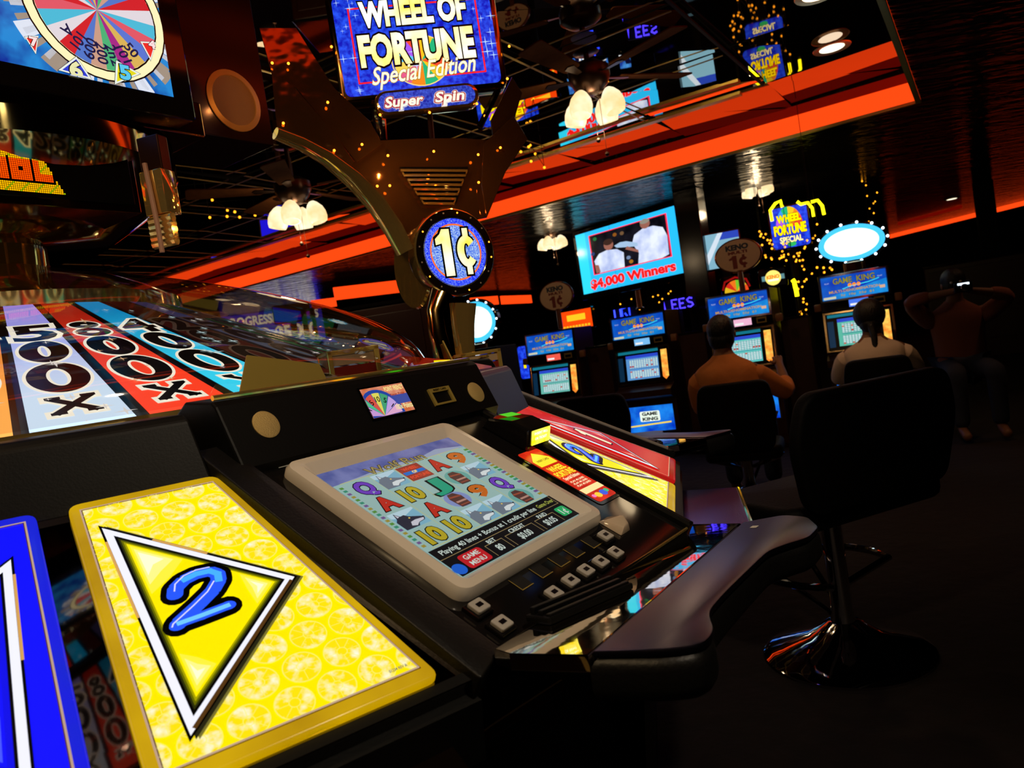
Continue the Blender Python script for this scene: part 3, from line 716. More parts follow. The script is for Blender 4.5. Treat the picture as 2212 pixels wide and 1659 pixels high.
def num2(A, c, h, ang, main, hi):
    """the painted pointer number 2, as a slanted brush-like figure"""
    pass
def wedge(a, label, left, right, xlp, xrp, cxm=-.018, shelf=None, hmat=None, hof=0.0, dz=0.0):
    th = ring_thing('pointer_console', label, 'console', a)
    if dz: th.o.location.z = dz; th.M = Matrix.Translation((0, 0, dz)) @ th.M; th.I = th.M.inverted()
    D = deckfr(-.0128); sf = Fr((0, 0, 0), (0, -1, 0), (0, 0, 1), (-1, 0, 0))
    bm = NB(); TR = Fr((0, 0, 0), (1, 0, 0), (0, 1, 0))
    # body: trapezoid in plan, sloped top
    def xl(y): return xlp[0]-(y-xlp[1])*xlp[2]+.004
    def xr(y): return xrp[0]+(y-xrp[1])*xrp[2]-.004
    prof = [(1.23, .02), (1.23, 1.06), (1.34, 1.07), (1.797, .812), (1.79, .74), (1.70, .70), (1.62, .02)]
    lv = [bm.verts.new(L(xl(y), y, z)) for y, z in prof]; rv = [bm.verts.new(L(xr(y), y, z)) for y, z in prof]
    n = len(prof); ff = [bm.faces.new(lv), bm.faces.new(rv[::-1])]+[bm.faces.new([lv[i], rv[i], rv[(i+1) % n], lv[(i+1) % n]]) for i in range(n)]
    bmesh.ops.recalc_face_normals(bm, faces=ff); th.part('cabinet', bm, BLACK)
    bm = NB(); prism(bm, D, [(xl(1.34), .004), (xr(1.34), .004), (xr(1.8), B(1.80)), (xl(1.8), B(1.80))], -.03, 0); th.part('mirror_deck', bm, DMIR)
    bm = NB(); prism(bm, D.mv(0, 0, .0005), [(xl(1.787), B(1.7885)), (xr(1.787), B(1.7885)), (xr(1.8), B(1.80)), (xl(1.8), B(1.80))], 0, .002); th.part('front_lip', bm, BLACK)
    hp = [(1.375+hof, 1.072-hof*.5), (1.340+hof, 1.172), (1.33+hof, 1.183), (1.25, 1.185), (1.20, 1.16), (1.20, 1.06), (1.36, 1.05)]
    bm = NB(); lv = [bm.verts.new(L(max(xl(y), -.10) if hof else xl(y), y, z)) for y, z in hp]; rv = [bm.verts.new(L(xr(y), y, z)) for y, z in hp]; n = len(hp)
    ff = [bm.faces.new(lv), bm.faces.new(rv[::-1])]+[bm.faces.new([lv[i], rv[i], rv[(i+1) % n], lv[(i+1) % n]]) for i in range(n)]
    bmesh.ops.recalc_face_normals(bm, faces=ff); bevel(bm, list(bm.edges), .004, 2); th.part('header', bm, hmat or BLACK)
    # front shelf
    bm = NB(); SF = Fr(L(0, 0, .775), (1, 0, 0), (0, 1, 0)); prism(bm, SF, [(-.17, -1.792), (.30, -1.792), (.27, -1.935), (-.17, -1.935)], -.02, 0, .003)
    th.part('front_shelf', bm, shelf or pbr('dark_bronze_shelf', (.05, .025, .015), .12, .9))
    bm = NB(); tube(bm, [L(-.17, 1.936, .770), L(.27, 1.936, .770)], .006, 8); th.part('shelf_trim', bm, GOLD, smooth=True)
    if not hof:
        LF = Fr(L(0, 0, .735), (1, 0, 0), (0, 1, 0)); lp_ = [th.px(LF, *p) for p in ((620, 1600), (930, 1475), (1216, 1462), (1062, 1562), (880, 1690), (560, 1740))]
        bm = NB(); prism(bm, LF, lp_, -.02, 0, .002); th.part('lower_shelf', bm, pbr('red_bronze_mirror', (.16, .05, .02), .16, .5, .05, 6))
        bm = NB(); tube(bm, [LF(*lp_[2], .002), LF(*lp_[3], .002), LF(*lp_[4], .002)], .005, 8); th.part('lower_trim', bm, GOLD, smooth=True)
    for side, spec in ((-1, left), (1, right)):
        bgA, bgB, line_c, num, numc = spec
        X = lambda x: cxm+side*(x+.018)     # mirror about the centre line
        DF = deckfr(0)
        out = rpoly([(X(0), B(1.375)), (X(.192), B(1.375)), (X(.302), B(1.787)), (X(.002), B(1.787))], .016, 5)
        bm = NB(); prism(bm, DF.mv(0, 0, -.012), out, 0, .012, .004, 3)
        pn = th.part('pointer_panel', bm, emn(bgA, bgB, 9, .75 if bgA == '#f0c000' else .8, lo=.3, hi=.7), smooth=True)
        A = Art(DF, .0004)
        inn = [(X(.013), B(1.392)), (X(.182), B(1.392)), (X(.283), B(1.770)), (X(.015), B(1.770))]
        bright = em(bgA if bgA != '#f0c000' else '#ffe400', 1.05)
        A.poly(inn, bright, 1)
        if bgA == '#f0c000':
            rw = .0235; row = 0; y = 1.398
            ca, cb = em('#fff470', .95), emn('#ffe400', '#fffde0', 75, 1.0, lo=.47, hi=.72)
            A.clip = inn if side > 0 else inn[::-1]
            A.clip = A.clip[::-1]
            while y < 1.79:
                x = .006+(rw if row % 2 else 0)
                while x < .32:
                    r_ = rw*.90
                    A.ell((X(x), B(y)), r_, r_, cb, 2, n=22)
                    A.ring((X(x), B(y)), r_, r_, .0012, ca, 3, n=24)
                    A.ring((X(x), B(y)), r_*.30, r_*.30, .001, ca, 4, n=12)
                    for q in range(8):
                        t = q*pi/4; A.line([(X(x)+r_*.3*cos(t), B(y)+r_*.3*sin(t)), (X(x)+r_*.9*cos(t), B(y)+r_*.9*sin(t))], .0007, ca, 4)
                    x += 2*rw
                y += rw*1.74*CT; row += 1
            A.clip = None
        else:
            A.L = 1
            for i, (xx, yy) in enumerate(((.16, 1.44), (.165, 1.50), (.17, 1.56), (.21, 1.62))):
                A.ring((X(xx), B(yy)), .018, .022, .0009, em('#5a70ff' if bgA[1] == '1' else '#ff7060', .9), 3); A.ring((X(xx), B(yy)), .010, .014, .0009, em('#5a70ff' if bgA[1] == '1' else '#ff7060', .9), 3)
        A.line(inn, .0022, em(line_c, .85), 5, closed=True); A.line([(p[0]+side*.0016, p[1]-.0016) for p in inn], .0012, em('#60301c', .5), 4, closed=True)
        # triangle with layered outline
        tri = [Vector((X(.028), B(1.432))), Vector((X(.216), B(1.600))), Vector((X(.045), B(1.750)))]
        if side < 0: tri = [Vector((X(.032), B(1.45))), Vector((X(.216), B(1.600))), Vector((X(.045), B(1.75)))]
        cen = (tri[0]+tri[1]+tri[2])/3
        def off(k):   # inset by k metres
            res = []
            for i in range(3):
                p = tri[i]; u = (tri[i-1]-p).normalized(); v = (tri[(i+1) % 3]-p).normalized(); b = (u+v).normalized(); s_ = sqrt((1-u.dot(v))/2)
                res.append(tuple(p+b*(k/s_)))
            return res
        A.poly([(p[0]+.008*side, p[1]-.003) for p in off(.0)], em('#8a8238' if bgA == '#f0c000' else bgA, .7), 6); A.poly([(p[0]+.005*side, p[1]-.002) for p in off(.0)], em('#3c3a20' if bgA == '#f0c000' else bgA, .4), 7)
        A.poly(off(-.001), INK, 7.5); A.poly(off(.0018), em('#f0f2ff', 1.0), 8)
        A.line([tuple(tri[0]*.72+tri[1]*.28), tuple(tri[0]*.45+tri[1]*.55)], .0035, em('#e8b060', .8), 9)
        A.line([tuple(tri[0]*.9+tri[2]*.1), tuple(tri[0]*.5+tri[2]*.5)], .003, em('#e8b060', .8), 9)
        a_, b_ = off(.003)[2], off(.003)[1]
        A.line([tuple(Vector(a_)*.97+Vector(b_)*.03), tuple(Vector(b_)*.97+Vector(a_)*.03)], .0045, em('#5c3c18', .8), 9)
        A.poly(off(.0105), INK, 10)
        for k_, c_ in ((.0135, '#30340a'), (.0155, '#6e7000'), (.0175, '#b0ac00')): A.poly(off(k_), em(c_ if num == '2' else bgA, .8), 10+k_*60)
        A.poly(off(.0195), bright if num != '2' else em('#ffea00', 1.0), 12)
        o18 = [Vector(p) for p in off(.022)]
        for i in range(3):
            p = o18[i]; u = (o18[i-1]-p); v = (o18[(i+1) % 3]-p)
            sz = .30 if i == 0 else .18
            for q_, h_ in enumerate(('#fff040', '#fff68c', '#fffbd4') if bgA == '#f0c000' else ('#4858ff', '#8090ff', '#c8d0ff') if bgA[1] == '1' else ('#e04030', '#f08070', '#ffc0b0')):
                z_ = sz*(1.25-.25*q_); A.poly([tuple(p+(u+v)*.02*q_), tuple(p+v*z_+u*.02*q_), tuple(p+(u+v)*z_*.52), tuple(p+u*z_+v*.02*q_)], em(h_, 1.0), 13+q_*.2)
        nc = (cen.x+side*.006, cen.y+.004)
        if num == '2':
            hgt = .072
            def nm(p): return (nc[0]+p[0]*hgt+p[1]*hgt*.18, nc[1]+p[1]*hgt)
            path = [(-.36, .20), (-.34, .36), (-.20, .50), (.0, .56), (.22, .54), (.34, .42), (.34, .26), (.22, .06), (-.02, -.16), (-.34, -.42), (-.36, -.48)]
            base = [(-.34, -.44), (.0, -.42), (.42, -.38)]
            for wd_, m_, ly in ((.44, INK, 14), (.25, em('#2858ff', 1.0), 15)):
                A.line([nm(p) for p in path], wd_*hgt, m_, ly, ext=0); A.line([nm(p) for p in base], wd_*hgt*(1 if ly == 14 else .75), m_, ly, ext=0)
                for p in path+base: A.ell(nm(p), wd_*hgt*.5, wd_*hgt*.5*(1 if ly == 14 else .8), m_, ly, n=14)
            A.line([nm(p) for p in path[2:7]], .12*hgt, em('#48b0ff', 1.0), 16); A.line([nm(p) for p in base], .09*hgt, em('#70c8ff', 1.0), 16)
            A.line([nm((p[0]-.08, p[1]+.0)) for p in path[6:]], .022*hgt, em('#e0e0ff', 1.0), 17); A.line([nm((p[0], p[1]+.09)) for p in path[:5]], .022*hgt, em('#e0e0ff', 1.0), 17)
        else:
            A.one(nc, .10, .030, INK, 14, g=.004); A.one(nc, .10, .030, em(numc, 1.0), 15)
        if side > 0: A.text('01234 REV A', (X(.262), B(1.762)), .004, em('#3050a0', .5), 5, wd=.022)
        A.done('pointer_artwork', th, pn)
    return th
BLUE_REFL = pbr('steel_with_blue_reflection', (.12, .12, .55), .26, 1, .02, 30, stretch=(1, 20, 1))  # blue reflection in the shelf mirror, put into the metal colour
YEL = ('#f0c000', '#c89800', '#c8a890', '2', '#3060ff')
BLU = ('#1010ff', '#0828e0', '#c8a890', '1', '#f4f4ff')
RED = ('#c01010', '#a00808', '#e0a080', '1', '#ffe8c0')
wedge(145, 'console between stations with big yellow panel marked 2 beside a blue one', BLU, YEL, (-.238, 1.39, .466), (.187, 1.36, .364))
wedge(103, 'console right of the main station with narrow yellow and red pointer panels', YEL, RED, (-.201, 1.395, .435), (.219, 1.375, .394), .02, BLUE_REFL, pbr('steel_with_violet_reflection', (.05, .045, .12), .4, .8), .05, -.015)  # header steel is tinted with the blue it reflects

# ---- brass pointer boxes at the wheel rim
def pointer_box(px_pts, D, h, label, yaw):
    p = ond(*px_pts, D); X = az(yaw); t_ = T('pointer_bracket', label, 'bracket', p, 0); fr = Fr((0, 0, 0), X, (0, 0, 1)); w_ = .062
    bm = NB(); d_ = .10
    for x in (-w_, w_-.012):
        for z in (-d_, -.010): box(bm, fr, x, x+.012, -h, 0, z, z+.010, .0015)
    for y in (-.010, -h):
        box(bm, fr, -w_, w_, y, y+.010, -.010, 0, .0015); box(bm, fr, -w_, w_, y, y+.010, -d_, -d_+.010, .0015)
        box(bm, fr, -w_, -w_+.010, y, y+.010, -d_, 0, .0015); box(bm, fr, w_-.010, w_, y, y+.010, -d_, 0, .0015)
    t_.part('brass_frame', bm, pbr('bright_brass_frame', (.95, .68, .16), .14, .6))
    bm = NB(); box(bm, fr, -w_+.006, w_-.006, -h*.42, -.012, -.008, -.006); box(bm, fr, -w_+.004, -w_+.006, -h*.45, -.012, -d_+.01, -.01); t_.part('beige_panel', bm, pbr('beige_panel', (.5, .36, .2), .4))
    bm = NB(); box(bm, fr, -w_+.006, w_-.006, -h+.012, -h*.46, -.008, -.006); t_.part('red_panel', bm, pbr('deep_red_panel', (.25, .02, .01), .3))
pointer_box((762, 752), 1.72, .085, 'open brass box bracket at the wheel rim behind the header, larger of two', 62)
pointer_box((1040, 758), 2.25, .080, 'small brass box bracket behind the header right of the sign post', 70)
# flat lit arrow pointer near the post
ap_ = T('wheel_pointer', 'flat red arrow pointer with yellow and blue print beside the sign post', 'pointer', ond(960, 790, 2.05))
pfw = Fr((0, 0, 0), az(80), (0, -.25, .97)); pfw = Fr((0, 0, 0), az(84), (az(-6)*.92+Vector((0, 0, .38))))
pp = [ap_.px(pfw, *q) for q in ((862, 772), (868, 768), (1000, 779), (1062, 790), (1060, 802), (930, 806), (906, 800))]
bm = NB(); prism(bm, pfw, pp, -.008, 0, .002); ap_.part('pointer_body', bm, emn('#a01000', '#e03010', 25, .35))
A = Art(pfw); A.poly([ap_.px(pfw, *q) for q in ((937, 779), (972, 777), (970, 800), (940, 800))], em('#ffe800', .95), 1); A.poly([ap_.px(pfw, *q) for q in ((985, 781), (1005, 783), (1020, 792), (992, 794))], em('#ffe800', .95), 1)
A.poly([ap_.px(pfw, *q) for q in ((972, 777), (986, 780), (990, 796), (970, 800))], em('#5040c0', .8), 1); A.done('pointer_print', ap_)

# ------------------------------------------------------------------ overhead structure
V, V0 = .45, 125
OX, OO = wf(125)
def ofr(yo): return Fr(CW+OO*yo, OX, (0, 0, 1), OO)
# television above the wheel
th = T('television', 'large black screen above the wheel, bonus wheel picture with pointers 5 and 6', 'television', CW+Vector((0, 0, 2.0)), 0)
F0 = ofr(.50); F0 = Fr(F0.o-th.o.location, F0.X, F0.Y, F0.Z)
c1 = th.px(F0, 425, 262); c2 = th.px(F0, 375, 210); c0 = th.px(F0, 0, 175)
xr_, zb = c1[0], c1[1]; wd_ = 1.06; ht = .70
bm = NB(); prism(bm, F0, rr(xr_-wd_, xr_, zb, zb+ht, .01, 3), -.09, 0, .004); cs = th.part('casing', bm, BLACKG)
sx1, sy0 = c2[0], c2[1]; sx0, sy1 = sx1-.94, sy0+.56
A = Art(F0.mv(0, 0, .0005), .0006); A.clip = [(sx0, sy0), (sx1, sy0), (sx1, sy1), (sx0, sy1)]
A.rect(sx0, sx1, sy0, sy1, emn('#0030a0', '#2090e0', 14, .9), 0)
cx_, cz_ = th.px(F0, 208, 22)
rO = .157
for i in range(16):
    t0 = 360*i/16; 
    A.ell((cx_, cz_), rO*1.42, rO*1.42, em('#e8f0ff' if i % 2 else '#a89888', .9), 1, n=3, a0=t0, a1=t0+11)
for i in range(40):
    t0 = 9*i; A.ell((cx_, cz_), rO*1.34, rO*1.34, em('#d8dce8' if i % 2 else '#b0a090', .8), 1, n=2, a0=t0, a1=t0+4)
A.ring((cx_, cz_), rO*1.14, rO*1.14, .05, em('#fff6c0', 1.0), 2); A.ring((cx_, cz_), rO*1.16, rO*1.16, .004, INK, 3); A.ring((cx_, cz_), rO*1.0, rO*1.0, .004, INK, 3)
for i, cc_ in enumerate(['#f06070', '#50c8e8', '#f0e8f0', '#e02830', '#5880d8', '#d8a890', '#50c080', '#b03090', '#e8c060', '#6080e0']*3):
    if i >= 24: break
    A.ell((cx_, cz_), rO*.97, rO*.97, em(cc_, .85), 4, n=3, a0=15*i+180, a1=15*i+195)
for i, tt in enumerate(['A', '101', '009', '200', '2n2', '101', '50']):
    t_ = radians(215+15*i+7); A.text(tt, (cx_+rO*.72*cos(t_), cz_+rO*.72*sin(t_)), .026, em('#202860', .5), 5, rot=degrees(t_), off=.02)
def tvtri(pts, col, num, nc, nh, ncol):
    q = [th.px(F0, *p) for p in pts]; A.poly(q, INK, 6)
    c = Vector((sum(p[0] for p in q)/3, sum(p[1] for p in q)/3)); sc_ = lambda k: [tuple(c+(Vector(p)-c)*k) for p in q]
    A.poly(sc_(.95), em('#e8f0e8', 1.0), 7); A.poly(sc_(.74), em(col, .95), 8)
    A.otext(num, th.px(F0, *nc), nh, em(ncol, 1.0), INK, o=.04, off=.05, xs=1.2, )
A.L = 9
tvtri([(163, 122), (198, 174), (122, 153)], '#3040d8', '6', (161, 152), .035, '#e8e8b0'); A.L = 9
tvtri([(248, 130), (303, 161), (245, 185)], '#e8e020', '5', (267, 158), .035, '#58c8f0'); A.L = 9
tvtri([(300, 90), (336, 92), (324, 134)], '#f03028', '4', (325, 98), .02, '#ffe0e0'); A.L = 9
tvtri([(50, 80), (82, 78), (76, 120)], '#f03028', '7', (70, 92), .02, '#ffe0e0')
A.done('bonus_picture', th, cs)
# gold ledge boxes below with dot-matrix display
th = T('message_display', 'gold trimmed black dot-matrix display under the overhead television with glowing orange letters', 'display', CW+Vector((0, 0, 1.9)), 0)
F1 = ofr(.46); F1 = Fr(F1.o-th.o.location, F1.X, F1.Y, F1.Z)
d1 = th.px(F1, 291, 443); d0 = th.px(F1, 274, 341)
bm = NB(); box(bm, F1, d1[0]-.62, d1[0]+.018, d1[1]-.02, d0[1]+.045, -.20, -.002, .003); cs = th.part('gold_housing', bm, pbr('dim_bronze', (.50, .30, .10), .12, 1, .05, 4))
bm = NB(); box(bm, F1, d1[0]-.60, d1[0], d1[1], d0[1], -.002, .004, .001); th.part('black_glass', bm, pbr('display_glass', (.004, .004, .004), .15), cs)
A = Art(F1.mv(0, 0, .0048), .0004)
hx, hy = d1[0], d1[1]; Hh = d0[1]-d1[1]
nd = 0
ww = th.px(F1, 137, 415)
step = .0046
inkL = {}
gx = ww[0]; gy = hy+Hh*.10
# painterly lit letters: a lamp grid with outline gaps, orange letters on a yellow ground
cols = 52; rows_ = int(Hh*.78/step)
def letter(c, r):
    # letter blocks, c counted from the right end, r from the bottom
    cc = c*1.0
    for k, (a0, a1) in enumerate(((5, 13), (15, 24), (26, 36), (38, 50))):
        if a0 <= c <= a1 and rows_*.28 <= r <= rows_*.80:
            if k == 0: return 2 if (r < rows_*.45 or c > 10) else 1
            if k == 1 and rows_*.48 < r < rows_*.58 and 18 < c < 21: return 0
            return 2
        if (a0-1 == c or c == a1+1) and rows_*.24 <= r <= rows_*.84: return 0
    if rows_*.23 <= r <= rows_*.27 or rows_*.81 <= r <= rows_*.85: return 0 if 4 <= c <= 51 else 1
    return 1
for c in range(cols):
    for r in range(rows_):
        if r > rows_-1-max(0, (9-c))*2.2 : continue
        k = letter(c, r)
        if k == 0: continue
        x = gx-c*step; y = gy+r*step
        m_ = em('#ff4a00', 1.5) if k == 2 else em('#ffb800', 1.2) if (c+r) % 7 else em('#a0c800', 1.0)
        i0 = len(A.v); h_ = step*.38; A.v += [A.fr(x-h_, y-h_, .0004), A.fr(x+h_, y-h_, .0004), A.fr(x+h_, y+h_, .0004), A.fr(x-h_, y+h_, .0004)]; A.f.append((i0, i0+1, i0+2, i0+3)); A.m.append(A.mi(m_))
lo = A.done('dot_lamps', th, cs); lo['kind'] = 'stuff'
# bronze ledge between TV and display, with underside panel
th = T('overhead_canopy', 'bronze mirrored canopy housing between the overhead screen and the round sign', 'canopy', CW+Vector((0, 0, 1.9)), 0)
F2 = ofr(.44); F2 = Fr(F2.o-th.o.location, F2.X, F2.Y, F2.Z)
e1 = th.px(F2, 433, 300)
bm = NB(); box(bm, F2, e1[0]-1.1, e1[0]+.005, e1[1]-.0, e1[1]+.10, -.42, .02, .004); th.part('ledge', bm, GOLDD)
bm = NB(); lathe(bm, Fr((0, 0, -.10)), [(.30, -.10), (.42, -.02), (.52, .08), (.52, .14)], 40, cap0=True, cap1=True); th.part('underside_bowl', bm, pbr('dark_gold_bowl', (.45, .36, .14), .07, 1, .05, 4), smooth=True)
# speaker box to the right
F3 = ofr(.36); F3 = Fr(F3.o-th.o.location, F3.X, F3.Y, F3.Z)
q1 = th.px(F3, 435, 285); q2 = th.px(F3, 593, 318)
bm = NB(); box(bm, F3, q1[0]-.10, q2[0], (q1[1]+q2[1])/2, q1[1]+.50, -.30, 0, .003); sb = th.part('speaker_box', bm, pbr('brown_lacquer', (.035, .014, .007), .16, .4))
sc_ = th.px(F3, 505, 218)
bm = NB(); lathe(bm, F3.mv(sc_[0], sc_[1]), [(.098, 0), (.098, .004), (.080, .006), (.078, .001)], 40, cap1=False); th.part('speaker_ring', bm, pbr('brass_ring', (.85, .50, .12), .35, .4), sb, True)
bm = NB(); lathe(bm, F3.mv(sc_[0], sc_[1]), [(.080, 0), (.080, .003), (.03, .001)], 40); th.part('speaker_cone', bm, pbr('bronze_mesh', (.45, .26, .09), .6, .3, .3, 500), sb, True)
# vertical ribbed brass bracket left of the fan
th = T('hanging_bracket', 'ribbed brass bracket with a pink edge strip hanging below the speaker box', 'bracket', ond(335, 445, 1.75))
hf = Fr((0, 0, 0), az(92), (0, 0, 1)); hf = Fr((0, 0, 0), az(105), (0, 0, 1))
bm = NB(); box(bm, hf, -.030, .032, -.02, .085, -.05, 0, .003)
for i in range(5): tube(bm, [hf(-.030, -.030-.014*i, -.012), hf(.034, -.030-.014*i, -.012)], .011, 8)
th.part('brass_body', bm, GOLD, smooth=True)
bm = NB(); tube(bm, [hf(-.004, .10, .006), hf(.002, .0, .008), hf(.006, -.06, .010), hf(.006, -.112, .010)], (.006), 8); th.part('edge_strip', bm, pbr('pink_beige_strip', (.45, .25, .16), .4), smooth=True)
bm = NB(); box(bm, hf, -.034, .026, .080, .17, -.05, -.015, .003); th.part('hanger', bm, pbr('brown_lacquer', (.035, .014, .007), .16, .4))

# ------------------------------------------------------------------ round 1-cent sign, fan plate, arm
SD = 2.32
th = T('round_denomination_sign', 'round blue sign reading 1¢ in a gold drum on a mirrored post', 'sign', ond(984, 545, SD))
sfr = Fr((0, 0, 0), az(150-90), (0, 0, 1)); sfr = Fr((0, 0, 0), (-cos(radians(150)), sin(radians(150)), 0), (0, 0, 1), az(150))
sfr = sfr.rot(0)
R_ = .106
bm = NB(); lathe(bm, sfr.mv(0, 0, -.075), [(.128, 0), (.132, .01), (.132, .055), (.138, .062), (.138, .074), (.130, .078), (R_+.012, .080), (R_+.004, .074), (R_, .074)], 56, cap1=True); dr = th.part('gold_drum', bm, GOLD, smooth=True)
bm = NB(); lathe(bm, sfr.mv(0, 0, .0045), [(R_+.004, -.0), (.134, -.001), (.132, .001), (R_+.006, .002)], 56, cap0=False, cap1=False); th.part('black_bezel', bm, pbr('bronze_black_bezel', (.05, .03, .015), .12, .8), dr, True)
A = Art(sfr.mv(0, 0, .003), .0006)
A.ell((0, 0), R_, R_, emn('#1030ff', '#a0c0ff', 260, 1.0, lo=.45, hi=.8), 1, n=48); A.ell((0, 0), R_*.80, R_*.80, emn('#1858e8', '#d0f0ff', 240, 1.0, lo=.38, hi=.75), 2, n=48)
A.ring((0, 0), R_*.84, R_*.84, .0052, em('#ff7020', 1.1), 3, n=48)
yl = emn('#ffe850', '#fffff0', 8, 1.15)
A.one((-.038, 0), .146, .046, INK, 4, g=.006); A.one((-.038, 0), .146, .046, yl, 5)
A.cent((.038, 0), .146, .068, INK, 4, g=.006); A.cent((.038, 0), .146, .068, yl, 5)
A.done('sign_face', th, dr)
for i in range(16):
    t_ = 2*pi*i/16+.2; bm = NB(); ball(bm, sfr(.124*cos(t_), .124*sin(t_), .006), .0028, 8); th.part('bulb', bm, AMBER if i % 3 == 0 else pbr('unlit_bulb', (.6, .5, .4), .1), dr, True)
# second drum turned the other way
s2 = Fr(th.w2l(ond(890, 582, 2.47)), (-cos(radians(238)), sin(radians(238)), 0), (0, 0, 1), az(238))
bm = NB(); lathe(bm, s2.mv(0, 0, -.03), [(.128, 0), (.134, .008), (.134, .03), (.128, .036), (.10, .030)], 48); th.part('second_drum', bm, GOLD, dr, True)
# post
def bent(pxs, D, wpx, depth, mat, name, parent=None):
    pts = [th.w2l(ond(x, y, d)) for (x, y), d in zip(pxs, D)]
    bm = NB(); tube(bm, pts, [(wi*d/FPX/2, depth) for wi, d in zip(wpx, D)], 10, ref=th.R3 @ ray(*pxs[0])); return th.part(name, bm, mat, parent, True)
bent([(955, 630), (938, 672), (945, 720), (960, 775), (966, 812)], [2.30, 2.28, 2.27, 2.27, 2.27], [52, 38, 38, 42, 44], .012, GOLDD, 'post')
bent([(1000, 655), (1000, 700), (1003, 740), (1008, 790)], [2.34]*4, [58, 50, 44, 40], .014, GOLD, 'post')
# curved arm from the drum up to the canopy
th = T('curved_arm', 'long curved polished gold arm sweeping from the round sign up to the canopy', 'arm', ond(735, 390, 2.2))
bent([(876, 545), (850, 495), (812, 440), (765, 390), (706, 342), (650, 310), (595, 288)], [2.25, 2.24, 2.22, 2.18, 2.12, 2.05, 1.98], [40, 44, 44, 40, 34, 30, 28], .010, GOLD, 'arm_tube')
# mirrored fan plates with bulbs
th = T('mirrored_fan_crest', 'bronze mirrored crest fanning out above the round sign, dotted with amber bulbs', 'sign crest', ond(950, 380, 2.45))
CRM = pbr('bronze_crest_metal', (.34, .15, .045), 0.09, .85, 0.35, 6)
FP = Fr((0, 0, 0), (-cos(radians(160)), sin(radians(160)), 0), (0, 0, 1), az(160))
def plate(pxs, dz, mat, name, th_=.006):
    f = FP.mv(0, 0, dz); bm = NB(); pts = [th.px(f, *p) for p in pxs]; prism(bm, f, pts, -th_, 0, .001, 1); return th.part(name, bm, mat)
plate([(820, 303), (905, 299), (1000, 298), (1062, 303), (1108, 330), (1072, 392), (1052, 470), (1010, 478), (915, 470), (872, 540), (845, 470), (790, 400), (738, 372), (762, 330)], 0, CRM, 'crest_plate')
plate([(1045, 310), (1110, 250), (1140, 300), (1092, 372), (1052, 470), (1040, 400)], .03, CRM, 'crest_wing')
plate([(1060, 260), (1106, 166), (1128, 200), (1110, 262), (1066, 310)], .0, CRM, 'crest_wing')
plate([(560, 60), (640, 60), (722, 190), (800, 262), (826, 310), (770, 350), (700, 262), (640, 190), (590, 170)], .02, CRM, 'crest_wing')
plate([(586, 150), (638, 190), (724, 290), (766, 350), (740, 378), (690, 330), (600, 292)], .035, CRM, 'crest_wing')
# louvred neck
lf = FP.mv(0, 0, .02); nk = [th.px(lf, *p) for p in ((856, 365), (1018, 365), (985, 446), (912, 446))]
bm = NB()
for k in range(4):
    a0 = k/4+.04; a1 = (k+1)/4-.08
    def lerp(t): return ((nk[0][0]*(1-t)+nk[3][0]*t+.012, nk[0][1]*(1-t)+nk[3][1]*t), (nk[1][0]*(1-t)+nk[2][0]*t-.012, nk[1][1]*(1-t)+nk[2][1]*t))
    (ax, ay), (bx, by) = lerp(a0); (cx, cy), (dx, dy) = lerp(a1)
    tube(bm, [lf(ax, ay), lf(bx, by), lf(dx, dy), lf(cx, cy)], .0045, 6, closed=True)
th.part('louvre', bm, GOLD, smooth=True)
bm = NB(); prism(bm, FP.mv(0, 0, .004), [th.px(FP, *p) for p in ((862, 362), (1010, 362), (985, 440), (914, 440))], 0, .004); th.part('neck_recess', bm, BLACKG)
for q in ((588, 136), (623, 137), (708, 221), (612, 266), (782, 312), (722, 325), (838, 336), (937, 327), (1033, 334), (1081, 319), (815, 402), (842, 401), (1034, 394)):
    f = FP.mv(0, 0, .045); u, v = th.px(f, *q); bm = NB(); ball(bm, f(u, v), .0042, 10); th.part('bulb', bm, AMBER, None, True)
for q in ((620, 150), (838, 345), (937, 335), (1033, 345), (828, 412), (1034, 404)):
    lamp('bulb_glow', ond(*q, 2.30), .25, (1.0, .42, .12), .004)
# ------------------------------------------------------------------ big backlit sign above
th = T('backlit_topper_sign', 'large backlit blue sign with gold lettering above the Super Spin plaque', 'sign', ond(915, 150, 2.75))
SG = Fr((0, 0, 0), (-cos(radians(172)), sin(radians(172)), 0), (0, 0, 1), az(172))
bl, br = th.px(SG, 748, 210), th.px(SG, 1084, 178); tl = th.px(SG, 729, 60)
x0, x1, z0 = bl[0], br[0], (bl[1]+br[1])/2; z1 = z0+.36
bm = NB(); prism(bm, SG, rr(x0-.022, x1+.022, z0-.02, z1+.02, .03), -.09, -.001, .008, 2); cs = th.part('gold_case', bm, pbr('dark_gold_case', (.5, .34, .10), .12, 1, .04, 5), smooth=True)
A = Art(SG, .0008); A.rrect(x0, x1, z0, z1, .022, emn('#0818c0', '#2858ff', 60, .95), 1)
W, H = x1-x0, z1-z0; xm = (x0+x1)/2
for i, cc_ in enumerate(['#ff8020', '#20c080', '#ffd020', '#ff5030', '#b060ff', '#60d0ff', '#ffe060', '#f06090', '#ff9020', '#20c080', '#ffd020', '#ff5030']):
    A.ell((xm+.005, z0+H*.30), .105, .092, em(cc_, .95), 2, n=4, a0=30*i, a1=30*i+30)
A.ring((xm+.0, z0+H*.30), .108, .095, .004, em('#ffe080', 1.0), 3)
A.line([(x0+.055, z1-.045), (x0+.055, z0+.045), (xm-.07, z0+.045)], .006, em('#ff2020', 1.0), 2); A.line([(xm+.08, z0+.045), (x1-.055, z0+.045), (x1-.055, z1-.045), (x0+.055, z1-.045)], .006, em('#ff2020', 1.0), 2)
random.seed(3)
